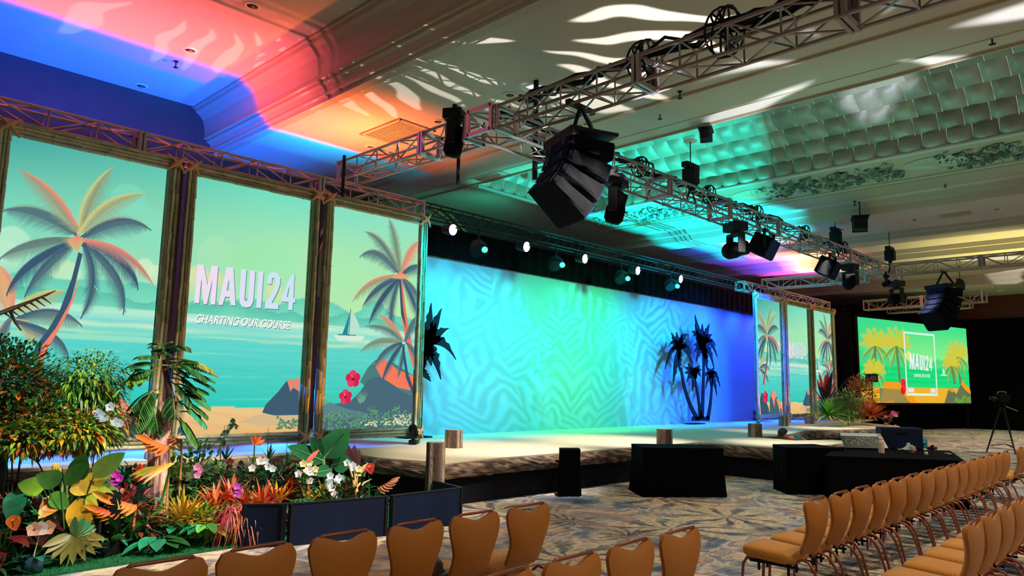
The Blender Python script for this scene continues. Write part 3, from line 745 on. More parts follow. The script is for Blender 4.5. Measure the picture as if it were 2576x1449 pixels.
def palm_small(A):
    for B, C, T, ln, up, low, r, ul in (
        ((1012, 860), (990, 800), (950, 792), .2, SALM, TAN, SALM, .3), ((1012, 860), (985, 810), (920, 820), .22, TAN, SLATE, OLIVE, .3), ((1010, 862), (950, 835), (907, 883), .25, OLIVE, mixc(SLATE, OLIVE, .5), OLIVE, .2),
        ((1010, 864), (960, 870), (938, 929), .26, SLATE, SLATE, SLATE2, .3), ((1012, 866), (975, 900), (960, 960), .24, SLATE, SLATE2, SLATE2, .4), ((1016, 866), (1010, 900), (1000, 950), .2, SLATE, SLATE2, SLATE, .6),
        ((1020, 862), (1050, 880), (1060, 930), .26, SLATE, SLATE, SLATE, .3), ((1018, 860), (1030, 800), (1060, 790), .24, SLATE, SLATE, SLATE, .3)):
        A.layer(); A.frond(B, C, T, ln, up, low, r, ul=ul, n=36)
    A.layer(); A.poly([(1010, 872), (1015, 872), (1026, 940), (1044, 990), (1040, 1000), (1020, 950)], SLATE2)
def hibiscus(A, px, py, r):
    A.layer()
    for k in range(5):
        a = 2 * pi * k / 5 + .4; A.disc(px, py, 0.001, lin(222, 40, 82)); c = A.map(px, py); 
        cx, cz = c[0] + .55 * r * cos(a), c[1] + .55 * r * sin(a)
        A.poly([(cx + .52 * r * cos(2 * pi * j / 12), cz + .52 * r * sin(2 * pi * j / 12)) for j in range(12)], lin(232, 62, 96) if k % 2 else lin(214, 36, 80), raw=True)
    A.layer(); A.disc(px, py, r * .2, lin(120, 20, 60)); c = A.map(px, py)
    A.poly([(c[0], c[1]), (c[0] + r * .05, c[1] + .01), (c[0] - r * .25, c[1] + r * .5), (c[0] - r * .32, c[1] + r * .46)], lin(250, 170, 120), raw=True)
def foliage(A, x0, x1, z0, z1, n, cols, seed, s=.05):
    rnd = random.Random(seed); A.layer()
    for _ in range(n):
        x, z = rnd.uniform(x0, x1), rnd.uniform(z0, z1); z = z0 + (z - z0) * (.5 + .5 * abs(nz1(x * 2, seed))); a = rnd.uniform(0, 2 * pi)
        for j in range(4):
            b = a + j * pi / 4; d = Vector((cos(b), abs(sin(b)))) * s * rnd.uniform(.6, 1.2); e = Vector((-d.y, d.x)) * .22; p = Vector((x, z))
            A.tri([tuple(p), tuple(p + d * .5 + e), tuple(p + d), tuple(p + d * .5 - e)], rnd.choice(cols))
def letter_polys():
    Z = lambda L_: [(480 + a / 7.247, 640 + b / 7.247) for a, b in L_]
    return [Z([(122, 178), (238, 193), (300, 560), (378, 210), (498, 215), (442, 918), (352, 910), (392, 450), (292, 905), (232, 905), (192, 430), (150, 890), (60, 885)]),
            Z([(650, 235), (775, 240), (690, 450), (652, 660), (712, 670), (708, 780), (625, 770), (575, 925), (498, 915), (560, 640)]), Z([(775, 240), (812, 935), (722, 925), (708, 780), (712, 670), (690, 450)]),
            Z([(915, 268), (1015, 275), (975, 800), (985, 850), (1012, 858), (1040, 820), (1078, 290), (1175, 298), (1135, 860), (1095, 945), (1010, 972), (935, 950), (888, 880), (882, 800)]),
            Z([(1232, 308), (1325, 318), (1278, 980), (1190, 972)]),
            Z([(1392, 530), (1402, 420), (1440, 345), (1510, 322), (1590, 350), (1632, 430), (1622, 560), (1580, 680), (1470, 885), (1598, 898), (1590, 1000), (1345, 985), (1352, 890), (1500, 660), (1540, 540), (1530, 450), (1505, 420), (1480, 440), (1470, 545)]),
            Z([(1830, 370), (1888, 376), (1870, 560), (1785, 600), (1745, 780), (1790, 785), (1795, 870), (1645, 858), (1655, 770)]), Z([(1888, 376), (1868, 795), (1905, 800), (1900, 880), (1860, 876), (1848, 1020), (1772, 1010), (1780, 870), (1795, 600), (1870, 560)])]
def title(A, dx=0., dz=0.):
    for k, (off, colr) in enumerate((((.012, -.014), lin(92, 132, 136)), ((0, 0), None))):
        A.layer()
        for i, pl in enumerate(letter_polys()):
            q = [A.map(*p) for p in pl]; q = [(a + off[0], b + off[1]) for a, b in q]
            A.poly(q, colr or mixc(lin(240, 222, 240), lin(206, 228, 244), i / 5), raw=True)
def text_mesh(body, size, bold, shear=0.):
    cu = bpy.data.curves.new('lettering', 'FONT'); cu.body = body; cu.size = size; cu.offset = bold; cu.shear = shear; cu.resolution_u = 3; cu.space_character = 1.02
    o = bpy.data.objects.new('lettering', cu); COL.objects.link(o); bpy.context.view_layer.update()
    me = bpy.data.meshes.new_from_object(o.evaluated_get(bpy.context.evaluated_depsgraph_get())); bpy.data.objects.remove(o)
    return me
def put_text(A, body, x0, x1, z0, z1, col, bold=.02, shear=.3, slope=0.):
    me = text_mesh(body, 1, bold, shear); vs = [v.co for v in me.vertices]
    a, b = min(v.x for v in vs), max(v.x for v in vs); c, d = min(v.y for v in vs), max(v.y for v in vs)
    A.layer(); y = -.0015 - .0004 * A.k
    A.mb.add([(x0 + (v.x - a) / (b - a) * (x1 - x0), y, z0 + (v.y - c) / (d - c) * (z1 - z0) + slope * (v.x - a) / (b - a)) for v in vs], [tuple(p.vertices) for p in me.polygons], col)
    bpy.data.meshes.remove(me)

def panel_left():
    A = Art(2.0, 4.0, ZB, ZT); A.bg(bgcol, 80, 160); palm_low(A); palm_big(A)
    A.layer(); A.poly([(150, 1110), (170, 1010), (215, 950), (260, 958), (300, 1010), (345, 1050), (358, 1130), (150, 1130)], lin(70, 100, 110))
    A.layer(); A.poly([(196, 985), (222, 948), (262, 955), (285, 985), (250, 1010), (240, 1060), (215, 1010)], lin(244, 148, 116)); A.layer(); A.poly([(275, 1010), (300, 996), (340, 1030), (360, 1075), (325, 1060), (322, 1100), (300, 1050)], lin(236, 150, 116))
    A.poly([(0, 1160), (0, 1010), (40, 960), (90, 1000), (140, 1060), (170, 1160)], SLATE2); hibiscus(A, 100, 990, .2)
    return A
def panel_mid():
    A = Art(4.42, 6.44, ZB, ZT); A.bg(bgcol, 80, 160)
    A.layer(); A.poly([(598, 1062), (640, 1045), (700, 1035), (760, 1040), (760, 1065), (660, 1072)], lin(214, 186, 140))
    A.layer(); A.poly([(659, 1038), (668, 1018), (700, 985), (722, 957), (742, 965), (752, 958), (752, 1044), (690, 1045)], lin(64, 92, 112)); A.layer(); A.poly([(722, 957), (735, 955), (752, 950), (752, 985), (738, 975), (730, 985)], lin(226, 138, 112))
    foliage(A, 6.05, 6.5, 1.0, 1.25, 50, [lin(84, 140, 110), lin(110, 160, 120), lin(64, 110, 100)], 4)
    A.layer(); A.poly([(430, 1140), (440, 1090), (460, 1060), (478, 1075), (490, 1110), (490, 1140)], SLATE2)
    title(A)
    put_text(A, 'CHARTING OUR COURSE', 4.6 + .01, 6.2 + .01, 2.66 - .012, 2.80 - .012, lin(84, 140, 140), slope=.005)
    put_text(A, 'CHARTING OUR COURSE', 4.6, 6.2, 2.66, 2.80, lin(238, 248, 246), slope=.005)
    return A
def panel_right():
    A = Art(6.87, 8.86, ZB, ZT); A.bg(bgcol, 80, 160)
    A.layer(); A.poly([(838, 843), (846, 843), (912, 845), (918, 846), (908, 858), (850, 856)], lin(214, 238, 218)); A.poly([(850, 840), (895, 841), (896, 845), (850, 844)], lin(70, 140, 140))
    A.layer(); A.poly([(882, 782), (894, 795), (904, 820), (901, 842), (877, 842)], lin(186, 226, 206)); A.poly([(880, 785), (874, 842), (861, 840), (870, 815)], lin(30, 140, 160)); A.poly([(881, 778), (883, 778), (878, 845), (876, 845)], lin(60, 100, 110))
    A.layer(); A.poly([(905, 960), (925, 925), (945, 905), (985, 910), (1048, 950), (1048, 1010), (960, 1010)], lin(74, 128, 124)); A.layer(); A.poly([(940, 915), (962, 898), (1000, 930), (1046, 948), (1046, 985), (1000, 975), (958, 948)], lin(246, 124, 92))
    palm_right(A); palm_small(A)
    A.layer(); A.poly([(812, 1095), (815, 1020), (880, 1010), (905, 985), (925, 955), (950, 948), (975, 960), (1010, 985), (1046, 1000), (1046, 1090)], lin(74, 106, 122))
    A.layer(); A.poly([(806, 1050), (806, 1020), (830, 1012), (870, 1028), (925, 1040), (925, 1052), (860, 1052)], lin(92, 134, 140))
    A.layer()
    for bx, by in ((815, 1020), (905, 1015), (912, 1012)):
        for k in range(5):
            a = -.5 + k * .25; A.poly([(bx - 2, by), (bx + 2, by), (bx + 34 * sin(a), by - 34 * cos(a))], lin(104, 170, 140))
    foliage(A, 6.9, 8.8, .98, 1.42, 330, [lin(78, 126, 106), lin(100, 160, 116), lin(64, 104, 104), lin(116, 172, 124)], 7); foliage(A, 7.7, 8.8, 1.0, 1.14, 50, [lin(226, 226, 170)], 8, .035); foliage(A, 8.4, 8.84, 1.02, 1.34, 60, [lin(236, 206, 172), lin(236, 230, 190)], 9, .03)
    hibiscus(A, 887, 953, .15); hibiscus(A, 868, 998, .13)
    return A
ARTS = [panel_left(), panel_mid(), panel_right()]
NAMES = ['picture of a big coconut palm by the sea', 'picture of a beach with the white title MAUI24', 'picture of a sailing boat, red flowers and a palm']

# ---------------------------------------------------------------- bamboo
BC = (lin(168, 180, 138), lin(196, 198, 160), lin(112, 126, 92), lin(204, 196, 150), lin(140, 140, 100))
def bamboo(mb, a, b, r, rnd):
    a, b = Vector(a), Vector(b); ln = (b - a).length; d = (b - a) / ln; t = 0; c = rnd.choice(BC)
    pts, rs = [], []
    step = rnd.uniform(.30, .38); t = rnd.uniform(-.2, 0); 
    ts = []
    while t < ln + .01:
        if t > 0: ts.append(t)
        t += step
    seq = [(0, r)]
    for q in ts: seq += [(max(0, q - .012), r), (q, r * 1.13), (min(ln, q + .012), r)]
    seq.append((ln, r)); seq = [s_ for i, s_ in enumerate(seq) if i == 0 or s_[0] > seq[i - 1][0] + 1e-4]
    off = [Vector((rnd.uniform(-.006, .006), 0, rnd.uniform(-.006, .006))) for _ in seq]
    base = len(mb.v)
    mb.tube([a + d * s_[0] + o_ for s_, o_ in zip(seq, off)], [s_[1] for s_ in seq], 7, c)
    for i, s_ in enumerate(seq):
        k = .55 if s_[1] > r * 1.05 else 1
        for j in range(7): mb.c[base + i * 7 + j] = tuple(v * k for v in mb.c[base + i * 7 + j])
def lashing(root, x, z):
    l_ = MB()
    for s_ in (-1, 1):
        l_.tube([(x - .13 * s_, -.10, z - .13), (x - .05 * s_, -.16, z - .04), (x + .05 * s_, -.16, z + .04), (x + .14 * s_, -.10, z + .13)], [.012, .022, .022, .010], 6, lin(226, 172, 128))
        l_.tube([(x - .13 * s_, -.10, z + .12), (x, -.175, z), (x + .13 * s_, -.10, z - .12)], [.010, .024, .012], 6, lin(226, 172, 128))
    l_.box((x, -.12, z), (.10, .05, .09), lin(226, 172, 128), Euler((0, .7, 0)).to_matrix())
    l_.build('rope_lashing', M_ROPE, root, smooth=True)
def screen_set(dx, side, seed):
    rnd = random.Random(seed)
    root = empty('bamboo_framed_screen', (1.98 + dx, 11.2, .66), 0, 'three panel bamboo framed lit tropical screen at the %s of the stage' % side, 'screen')
    O = Vector((1.98, 0, .66))
    for A, nm in zip(ARTS, NAMES):
        if not hasattr(A, 'obj'):
            o = A.mb.build('picture_panel', M_ART, root); A.obj = o
        else:
            o = A.obj.copy(); COL.objects.link(o); o.parent = root
        o.location = -O; o['label'] = nm
    bp = MB()
    for x0, x1 in ((1.98, 4.01), (4.4, 6.45), (6.86, 8.88)): bp.b2((x0, .02, ZB - .02), (x1, .05, ZT + .02))
    o = bp.build('backing', M_BLACK, root); o.location = -O
    for x0, x1 in ((1.86, 2.0), (4.0, 4.17), (4.29, 4.43), (6.43, 6.58), (6.71, 6.87), (8.86, 9.02)):
        b = MB(); nn = 3
        for i in range(nn):
            for yy in (-.09, -.02):
                bamboo(b, (x0 + (x1 - x0) * (i + .5) / nn + (.012 if yy > -.05 else 0), yy, .668), (x0 + (x1 - x0) * (i + .5) / nn, yy, 5.1), (x1 - x0) / nn * .48, rnd)
        o = b.build('bamboo_post', M_BAMBOO, root, smooth=True); o.location = -O
    for x0, x1 in ((4.16, 4.30), (6.57, 6.72)):
        o = MB().b2((x0, .0, .75), (x1 - .05, .03, 5.1), lin(66, 34, 24)).build('dark_batten', M_VC, root); o.location = -O
    for x0, x1 in ((1.9, 4.15), (4.3, 6.56), (6.72, 9.0)):
        for z0, z1, nn in ((4.93, 5.13, 4), (.80, .97, 3)):
            b = MB()
            for i in range(nn):
                zz = z0 + (z1 - z0) * (i + .5) / nn
                bamboo(b, (x0, -.05, zz), (x1, -.05, zz), (z1 - z0) / nn * .5, rnd)
            o = b.build('bamboo_rail', M_BAMBOO, root, smooth=True); o.location = -O
    sub = empty('lashing_set', tuple(-O)); sub.parent = root
    for x in (1.95, 4.1, 4.33, 6.52, 6.76, 8.94): lashing(root, x, 5.04); lashing(root, x, .88)
    for ch in root.children:
        if ch.name.startswith('rope_lashing'): ch.location = -O
    bpy.data.objects.remove(sub)
    return root
screen_set(0, 'left', 1)
screen_set(21.5, 'far right', 2)
# ---------------------------------------------------------------- trusses
def truss(a, b, w, h, label, grp=None, bay=.61, sec=2.44, cr=.025, drop=True):
    """a,b = centre line at the bottom chords"""
    a, b = Vector(a), Vector(b); d = (b - a); ln = d.length; ux = d / ln; uz = Vector((0, 0, 1)); uy = uz.cross(ux)
    t = empty('box_truss', a, atan2(ux.y, ux.x), label, 'truss', grp)
    for s1 in (-1, 1):
        for s2 in (0, 1):
            m = MB(); m.tube([(0, s1 * w / 2, s2 * h), (ln, s1 * w / 2, s2 * h)], cr, 8); m.build('chord', M_ALU, t, smooth=True)
    faces = (('front_bracing', (0, -w / 2, 0), (0, -w / 2, h)), ('rear_bracing', (0, w / 2, 0), (0, w / 2, h)), ('bottom_bracing', (0, -w / 2, 0), (0, w / 2, 0)), ('top_bracing', (0, -w / 2, h), (0, w / 2, h)))
    for nm, p, q in faces:
        p, q = Vector(p), Vector(q); m = MB(); x = 0; k = 0; X = Vector((1, 0, 0))
        while x < ln - .05:
            x2 = min(ln, x + bay)
            m.tube([p + X * x2, q + X * x2], cr * .5, 5)
            if k % 2: m.tube([p + X * x, q + X * x2], cr * .55, 5)
            else: m.tube([q + X * x, p + X * x2], cr * .55, 5)
            x = x2; k += 1
        m.build(nm, M_ALU, t, smooth=True)
    x = 0
    while x <= ln + .01:
        for e in (-.035, .035) if 0 < x < ln - .1 else (0,):
            m = MB(); xx = x + e
            for s1 in (-1, 1): m.box((xx, s1 * w / 2, h / 2), (.045, .06, h + .05))
            for s2 in (0, h): m.box((xx, 0, s2), (.045, w, .06))
            m.build('end_plate', M_ALU, t)
        x = x + sec if x + sec <= ln or x >= ln - .1 else ln
        if x > ln: break
    return t
TW, TH = .40, .34
truss((.6, 11.45, 5.17), (9.05, 11.45, 5.17), .30, .28, 'thin box truss above the large left bamboo screen', None, sec=3.05)
truss((23.0, 11.45, 5.17), (30.6, 11.45, 5.17), .30, .28, 'thin box truss above the small far bamboo screen', None, sec=3.05)
truss((7.35, 11.5, 5.53), (7.35, 8.0, 5.53), TW, TH, 'truss running from the left screen to the corner where the large speaker hangs')
truss((7.35, 7.3, 5.53), (7.35, -.6, 5.53), TW, TH, 'nearest truss crossing the ceiling at the upper right')
truss((7.1, 7.62, 5.53), (26.5, 7.62, 5.53), .50, .37, 'long front truss over the stage carrying the moving lights')
truss((25.0, 11.5, 5.40), (25.0, 8.0, 5.53), TW, TH, 'short truss reaching back from the far end of the front truss')
truss((25.0, 7.2, 5.53), (25.0, -2.5, 5.53), TW, TH, 'far truss heading right from the far corner')
truss((34.1, 11.0, 5.42), (33.4, 6.35, 5.42), .45, .40, 'white lit truss in front of the far green screen')
m = truss((37.9, 11.2, 5.6), (37.2, 7.6, 5.35), .3, .28, 'dim truss carrying the far green screen')
# cable bundles lying on the trusses
def cable(pts, r, label, col=(1, 1, 1), n=6):
    return tag(MB().tube(pts, r, n).build('cable_bundle', M_BLACK, smooth=True), label, 'cable')
random.seed(12)
b = MB()
for k in range(7):
    pts = []; y = 7.0
    while y > -.6:
        pts.append((7.35 + random.uniform(-.16, .16), y, 5.53 + TH + .03 + abs(random.gauss(0, .05)))); y -= .28
    b.tube(pts, .022, 5)
tag(b.build('cable_bundle', M_BLACK, smooth=True), 'black cables piled along the top of the nearest truss', 'cable', kind='stuff')
b = MB()
for k in range(5):
    pts = []; x = 7.6
    while x < 25:
        pts.append((x, 7.62 + random.uniform(-.2, .2), 5.53 + .40 + abs(random.gauss(0, .05)))); x += .35
    b.tube(pts, .020, 5)
tag(b.build('cable_bundle', M_BLACK, smooth=True), 'black cables along the top of the long front truss', 'cable', kind='stuff')
def coil(x, y, z, r, label):
    b = MB()
    for k in range(5):
        b.tube([(r * (1 + .05 * k) * cos(a), r * .5 * sin(a * 1.0 + k), r * (1 + .04 * k) * sin(a)) for a in [2 * pi * j / 18 for j in range(19)]], .014, 5)
    o = tag(b.build('cable_coil', M_BLACK, smooth=True), label, 'cable'); o.location = (x, y, z)
coil(7.4, 4.9, 5.9, .22, 'coil of black cable on the nearest truss, left of the other coil')
coil(7.4, 3.8, 5.92, .24, 'coil of black cable on the nearest truss, nearer the picture top')
for i, x in enumerate((11.3, 13.9, 16.2, 19.0, 21.8)):
    coil(x, 7.6, 5.98, .16, 'cable coil on the long front truss, number %s from the big speaker' % ('one', 'two', 'three', 'four', 'five')[i])

# ---------------------------------------------------------------- chain motors
def motor(x, y, z, label, top=7.0):
    t = empty('chain_hoist', (x, y, z), 0, label, 'hoist', 'chain hoists above the trusses')
    b = MB(); b.box((0, 0, .30), (.22, .30, .34)); b.box((0, 0, .52), (.50, .16, .12)); b.box((0, 0, .1), (.1, .1, .2)); b.build('body', M_BLACK, t, bevel=.02)
    MB().tube([(0, 0, .5), (0, 0, top - z)], .012, 6).build('chain', M_BLACK, t)
    b = MB()
    for s in (-1, 1): b.tube([(0, 0, .08), (s * .22, 0, -.32)], .022, 6)
    b.build('bridle', M_BLACK, t)
    MB().lathe([(0, top - z - .002), (.14, top - z - .002), (.14, top - z - .02), (0, top - z - .02)], n=16).build('ceiling_rose', M_CEIL, t)
    return t
motor(13.2, 7.62, 5.92, 'chain hoist standing above the middle of the long front truss')
motor(21.3, 7.62, 5.92, 'chain hoist above the far half of the long front truss')
motor(25.1, 7.3, 5.90, 'chain hoist at the far corner of the trusses')
motor(33.6, 7.2, 5.84, 'small chain hoist on the white lit truss by the far screen')
for (x, y, za, zb_, r, lb) in ((7.12, 11.27, 5.95, 5.15, .03, 'black pipe standing at the end of the left truss'), (8.78, 8.02, 7.0, 5.25, .045, 'thick black pipe dropping from the ceiling rose at the near truss corner'), (7.57, 8.6, 5.95, 5.0, .03, 'thin black pipe clamped beside the upright moving head')):
    b = MB(); b.tube([(x, y, za), (x, y, zb_)], r, 8); tag(b.build('truss_pipe', M_BLACK), lb, 'pipe')

# ---------------------------------------------------------------- line array speakers
def line_array(loc, rz, nbox, label):
    t = empty('line_array_speaker', loc, rz, label, 'speaker')
    # local: +x faces the audience, boxes stacked downwards in a curve
    z, x, ang = -.46, 0.0, radians(-8)
    b = MB()
    for s in (-1, 1): b.tube([(0, s * .02, .02), (0, s * .33, -.40)], .03, 6)
    b.build('hanging_strap', M_BLACK, t)
    b = MB(); b.box((0, 0, .035), (.56, .07, .07), rot=Matrix.Rotation(-rz, 3, 'Z')); b.build('hanging_beam', M_BLACK, t)
    b = MB(); b.box((0, 0, -.42), (.72, .80, .05)); b.box((-.3, 0, -.46), (.1, .84, .12)); b.build('rigging_frame', M_BLACK, t, bevel=.01)
    W_, D_, H_ = .74, .64, .255
    for k in range(nbox):
        R_ = Euler((0, -ang, 0)).to_matrix(); c = Vector((x, 0, z - .02)) + R_ @ Vector((0, 0, -H_ / 2))
        hb = H_ * .72
        vs = [Vector(p) for p in ((-D_ / 2, -W_ / 2, hb / 2 - .04), (D_ / 2, -W_ / 2, H_ / 2 - .006), (D_ / 2, W_ / 2, H_ / 2 - .006), (-D_ / 2, W_ / 2, hb / 2 - .04), (-D_ / 2, -W_ / 2, -hb / 2 + .04), (D_ / 2, -W_ / 2, -H_ / 2 + .006), (D_ / 2, W_ / 2, -H_ / 2 + .006), (-D_ / 2, W_ / 2, -hb / 2 + .04))]
        vs = [R_ @ p + c for p in vs]
        cabb = MB().add(vs, [(0, 1, 2, 3), (7, 6, 5, 4), (0, 4, 5, 1), (1, 5, 6, 2), (2, 6, 7, 3), (3, 7, 4, 0)]).build('cabinet', M_SPK, t, bevel=.015)
        g_ = MB(); g_.box((0, 0, 0), (.02, W_ * .92, H_ * .84)); g_.v = [tuple(R_ @ (Vector(p) + Vector((D_ / 2 + .012, 0, 0))) + c) for p in g_.v]
        go_ = g_.build('grille', M_GRILLE, cabb)
        for s, d_, nm_, m_ in ((0, (.012, W_ * .9, H_ * .62), 'rear_plate', M_GRILLE), (-.2, (.02, .10, .10), 'rear_handle', M_BLACK), (.2, (.02, .10, .10), 'rear_handle', M_BLACK)):
            g2 = MB(); g2.box((0, s, 0), d_)
            g2.v = [tuple(R_ @ (Vector(p) + Vector((-D_ / 2 - .008 - (.008 if s else 0), 0, 0))) + c) for p in g2.v]; g2.build(nm_, m_, cabb)
        g2 = MB(); g2.box((0, 0, 0), (D_ * .8, .006, H_ * .55)); g2.v = [tuple(R_ @ (Vector(p) + Vector((0, -W_ / 2 - .002, 0))) + c) for p in g2.v]; g2.build('side_rigging_plate', M_SPK, cabb)
        z_ = R_ @ Vector((0, 0, -H_)); x += z_.x; z += z_.z; ang += radians(-10)
    return t
line_array((7.38, 5.92, 5.52), radians(-22), 4, 'big curved line array speaker hanging in front of the nearest truss corner')
line_array((25.1, 5.8, 5.50), radians(-30), 5, 'small distant line array speaker hanging near the far green screen')

# ---------------------------------------------------------------- moving heads and other fixtures
def moving_head(loc, rz, tilt, label, s=1.0, hang=True, lens=None, grp=None):
    t = empty('moving_head_light', loc, rz, label, 'stage light', grp)
    k = -1 if hang else 1
    b = MB(); b.box((0, 0, k * .09 * s), (.36 * s, .30 * s, .16 * s)); b.build('base', M_BLACK, t, bevel=.015)
    b = MB(); b.box((0, 0, k * .19 * s), (.12 * s, .12 * s, .05 * s)); b.box((0, 0, k * .23 * s), (.40 * s, .13 * s, .05 * s))
    for q in (-1, 1): b.box((q * .185 * s, 0, k * .40 * s), (.045 * s, .13 * s, .36 * s))
    b.build('yoke', M_BLACK, t, bevel=.01)
    M_ = Matrix.Translation((0, 0, k * .50 * s)) @ Matrix.Rotation(tilt, 4, 'X')
    b = MB(); b.M = M_
    b.lathe([(0, -.24 * s), (.10 * s, -.235 * s), (.145 * s, -.17 * s), (.15 * s, -.02 * s), (.125 * s, .06 * s), (.13 * s, .22 * s), (.115 * s, .23 * s)], n=18)
    b.build('head', M_SPK, t, smooth=True)
    b = MB(); b.M = M_; b.lathe([(.115 * s, .225 * s), (.07 * s, .235 * s), (0, .24 * s)], n=18); b.build('lens', lens or M_GRILLE, t, smooth=True)
    if hang:
        b = MB(); b.box((0, 0, .03), (.10, .06, .12)); b.build('clamp', M_BLACK, t)
    return t
moving_head((7.12, 8.2, 6.02), radians(30), radians(10), 'upright moving head light on the truss beside the near corner', 1.0, hang=True)
moving_head((10.45, 7.55, 5.60), radians(20), radians(15), 'large moving head light beside the big hanging speaker', 1.2)
moving_head((14.9, 7.5, 5.52), radians(60), radians(75), 'moving head light hanging below the middle of the long truss', 1.25)
moving_head((22.0, 7.5, 5.52), radians(80), radians(60), 'moving head light beside the tilted speaker on the far half of the truss', 1.1)
moving_head((26.1, 7.45, 5.50), radians(60), radians(75), 'moving head light nearest the far corner of the truss', 1.2)
moving_head((24.6, 7.3, 5.5), radians(20), radians(60), 'small fixture hanging left of the last moving head light', .55)
def fill_speaker(loc, rz, tilt, label, s=1.0):
    t = empty('truss_speaker', loc, rz, label, 'speaker')
    M_ = Matrix.Rotation(tilt, 4, 'Y')
    b = MB(); b.M = M_; b.box((0, 0, -.28 * s), (.42 * s, .72 * s, .46 * s)); b.build('cabinet', M_SPK, t, bevel=.02)
    b = MB(); b.M = M_; b.box((.22 * s, 0, -.28 * s), (.02, .66 * s, .40 * s)); b.build('grille', M_GRILLE, t)
    b = MB()
    for q in (-1, 1): b.box((0, q * .39 * s, -.12 * s), (.06, .03, .42 * s))
    b.box((0, 0, .07 * s), (.06, .80 * s, .03)); b.build('bracket', M_BLACK, t)
fill_speaker((16.4, 7.4, 5.46), radians(-80), radians(28), 'tilted black speaker right of the middle moving head on the long truss', 1.05)
fill_speaker((20.4, 7.4, 5.46), radians(-80), radians(28), 'tilted black speaker on the far half of the long truss', 1.05)
def flood(loc, rz, label, s=1.0, top=None):
    t = empty('ceiling_projector', loc, rz, label, 'light')
    b = MB(); b.box((0, 0, -.14 * s), (.30 * s, .26 * s, .26 * s)); b.box((.16 * s, 0, -.14 * s), (.06, .30 * s, .30 * s)); b.build('housing', M_BLACK, t, bevel=.02)
    b = MB(); b.box((.05, 0, 0), (.5 * s, .34 * s, .02)); b.build('barn_door', M_BLACK, t)
    b = MB(); b.tube([(0, 0, 0), (0, 0, (top or ZC) - loc[2])], .015, 6); b.build('drop_rod', M_BLACK, t)
flood((11.0, 9.9, 6.75), .4, 'small black fixture under the ceiling left of the big speaker', .9)
flood((12.55, 6.9, 6.90), .4, 'small black fixture under the ceiling right of the big speaker', .8)
flood((20.6, 6.7, 6.55), .4, 'black fixture with a square flap near the shell coffer', 1.3)
# lamps over the stage against the black header
pipe = empty('stage_light_bar', (18, 11.6, 5.25), 0, 'black bar with stage lamps in front of the black header', 'truss')
b = MB()
for yy in (-.13, .13):
    for zz in (0, .26): b.tube([(-8.9, yy, zz), (8.9, yy, zz)], .02, 6)
for k in range(60):
    x = -8.9 + k * .3; b.tube([(x, -.13, 0), (x + .3, -.13, .26)], .012, 4)
b.build('rails', M_BLACK, pipe)
def stage_lamp(px, py, kind, i):
    p = hit(px, py, y=11.45)
    if kind:
        t = empty('stage_lamp', p, radians(-20), 'bright white round lamp over the stage, %s from the left' % ('first', 'second', 'third', 'fourth', 'fifth')[i], 'stage light', 'white lamps over the stage')
        M_ = Matrix.Rotation(radians(100), 4, 'X') @ Matrix.Rotation(radians(24), 4, 'Y')
        b = MB(); b.M = M_; b.lathe([(0, -.3), (.09, -.28), (.12, -.1), (.125, .0)], n=14); b.build('can', M_BLACK, t)
        b = MB(); b.M = M_; b.lathe([(.115, -.002), (0, .012)], n=18); b.build('lens', M_LENS_W, t)
    else:
        t = empty('wash_lamp', p, radians(-20), 'dark round wash lamp with a teal glow, %s from the left' % ('first', 'second', 'third', 'fourth')[i], 'stage light', 'teal wash lamps over the stage')
        M_ = Matrix.Rotation(radians(140), 4, 'X')
        b = MB(); b.M = M_; b.lathe([(0, -.26), (.15, -.2), (.2, -.05), (.2, .02)], n=16); b.build('can', M_BLACK, t)
        b = MB(); b.M = M_; b.lathe([(.19, .0), (0, .01)], n=16); b.build('face', M_SPK, t)
        b = MB(); b.lathe([(0, -.07), (.05, -.05), (.07, 0), (.05, .05), (0, .07)], (.05, -.2, -.02), n=12); b.build('glowing_lens', M_LENS_T, t, smooth=True)
    b = MB(); b.tube([(0, .03, .0), (0, .03, 5.27 - p.z)], .02, 6); b.box((0, .03, .05), (.3, .04, .03)); b.build('yoke', M_BLACK, t)
for i, (a, b2_) in enumerate(((1140, 578), (1325, 621), (1472, 651), (1605, 681), (1713, 702))): stage_lamp(a, b2_, 1, i)
for i, (a, b2_) in enumerate(((1205, 629), (1400, 667), (1565, 701), (1690, 720))): stage_lamp(a, b2_, 0, i)

# ---------------------------------------------------------------- recessed ceiling lights, vents, sprinklers
def downlight(x, y, z, r, label, lit=False):
    t = empty('ceiling_downlight', (x, y, z), 0, label, 'ceiling light', 'round recessed ceiling lights')
    MB().lathe([(r * .62, .0), (r * .66, -.02), (r, -.015), (r * 1.02, 0)], n=24, col=lin(225, 215, 200)).build('trim_ring', M_VC, t, smooth=True)
    MB().lathe([(r * .64, -.004), (r * .45, -.008), (0, -.008)], n=20, col=lin(20, 18, 16)).build('lamp_bulb', M_WARMBULB if lit else M_VC, t)
    b = MB(); b.lathe([(0, -.05), (r * .2, -.04), (r * .26, -.012)], (r * .1, 0, 0), n=12, col=lin(150, 120, 90)); b.build('lamp_can', M_VCG, t, smooth=True)
n_ = ('first', 'second', 'third', 'fourth', 'fifth', 'sixth', 'seventh', 'eighth', 'ninth')
for i, (px, py) in enumerate(((634, 14), (478, 126), (355, 216), (262, 287))):
    h = hit(px, py, z=ZL); downlight(h.x, h.y, ZL, .14, 'recessed light in the pink and blue lit ceiling, %s from the picture top' % n_[i])
for i, (px, py) in enumerate(((1606, 118), (1283, 238), (1103, 305), (932, 369))):
    h = hit(px, py, z=ZC); downlight(h.x, h.y, ZC, .13, 'recessed light in the tan ceiling, %s from the right' % n_[i])
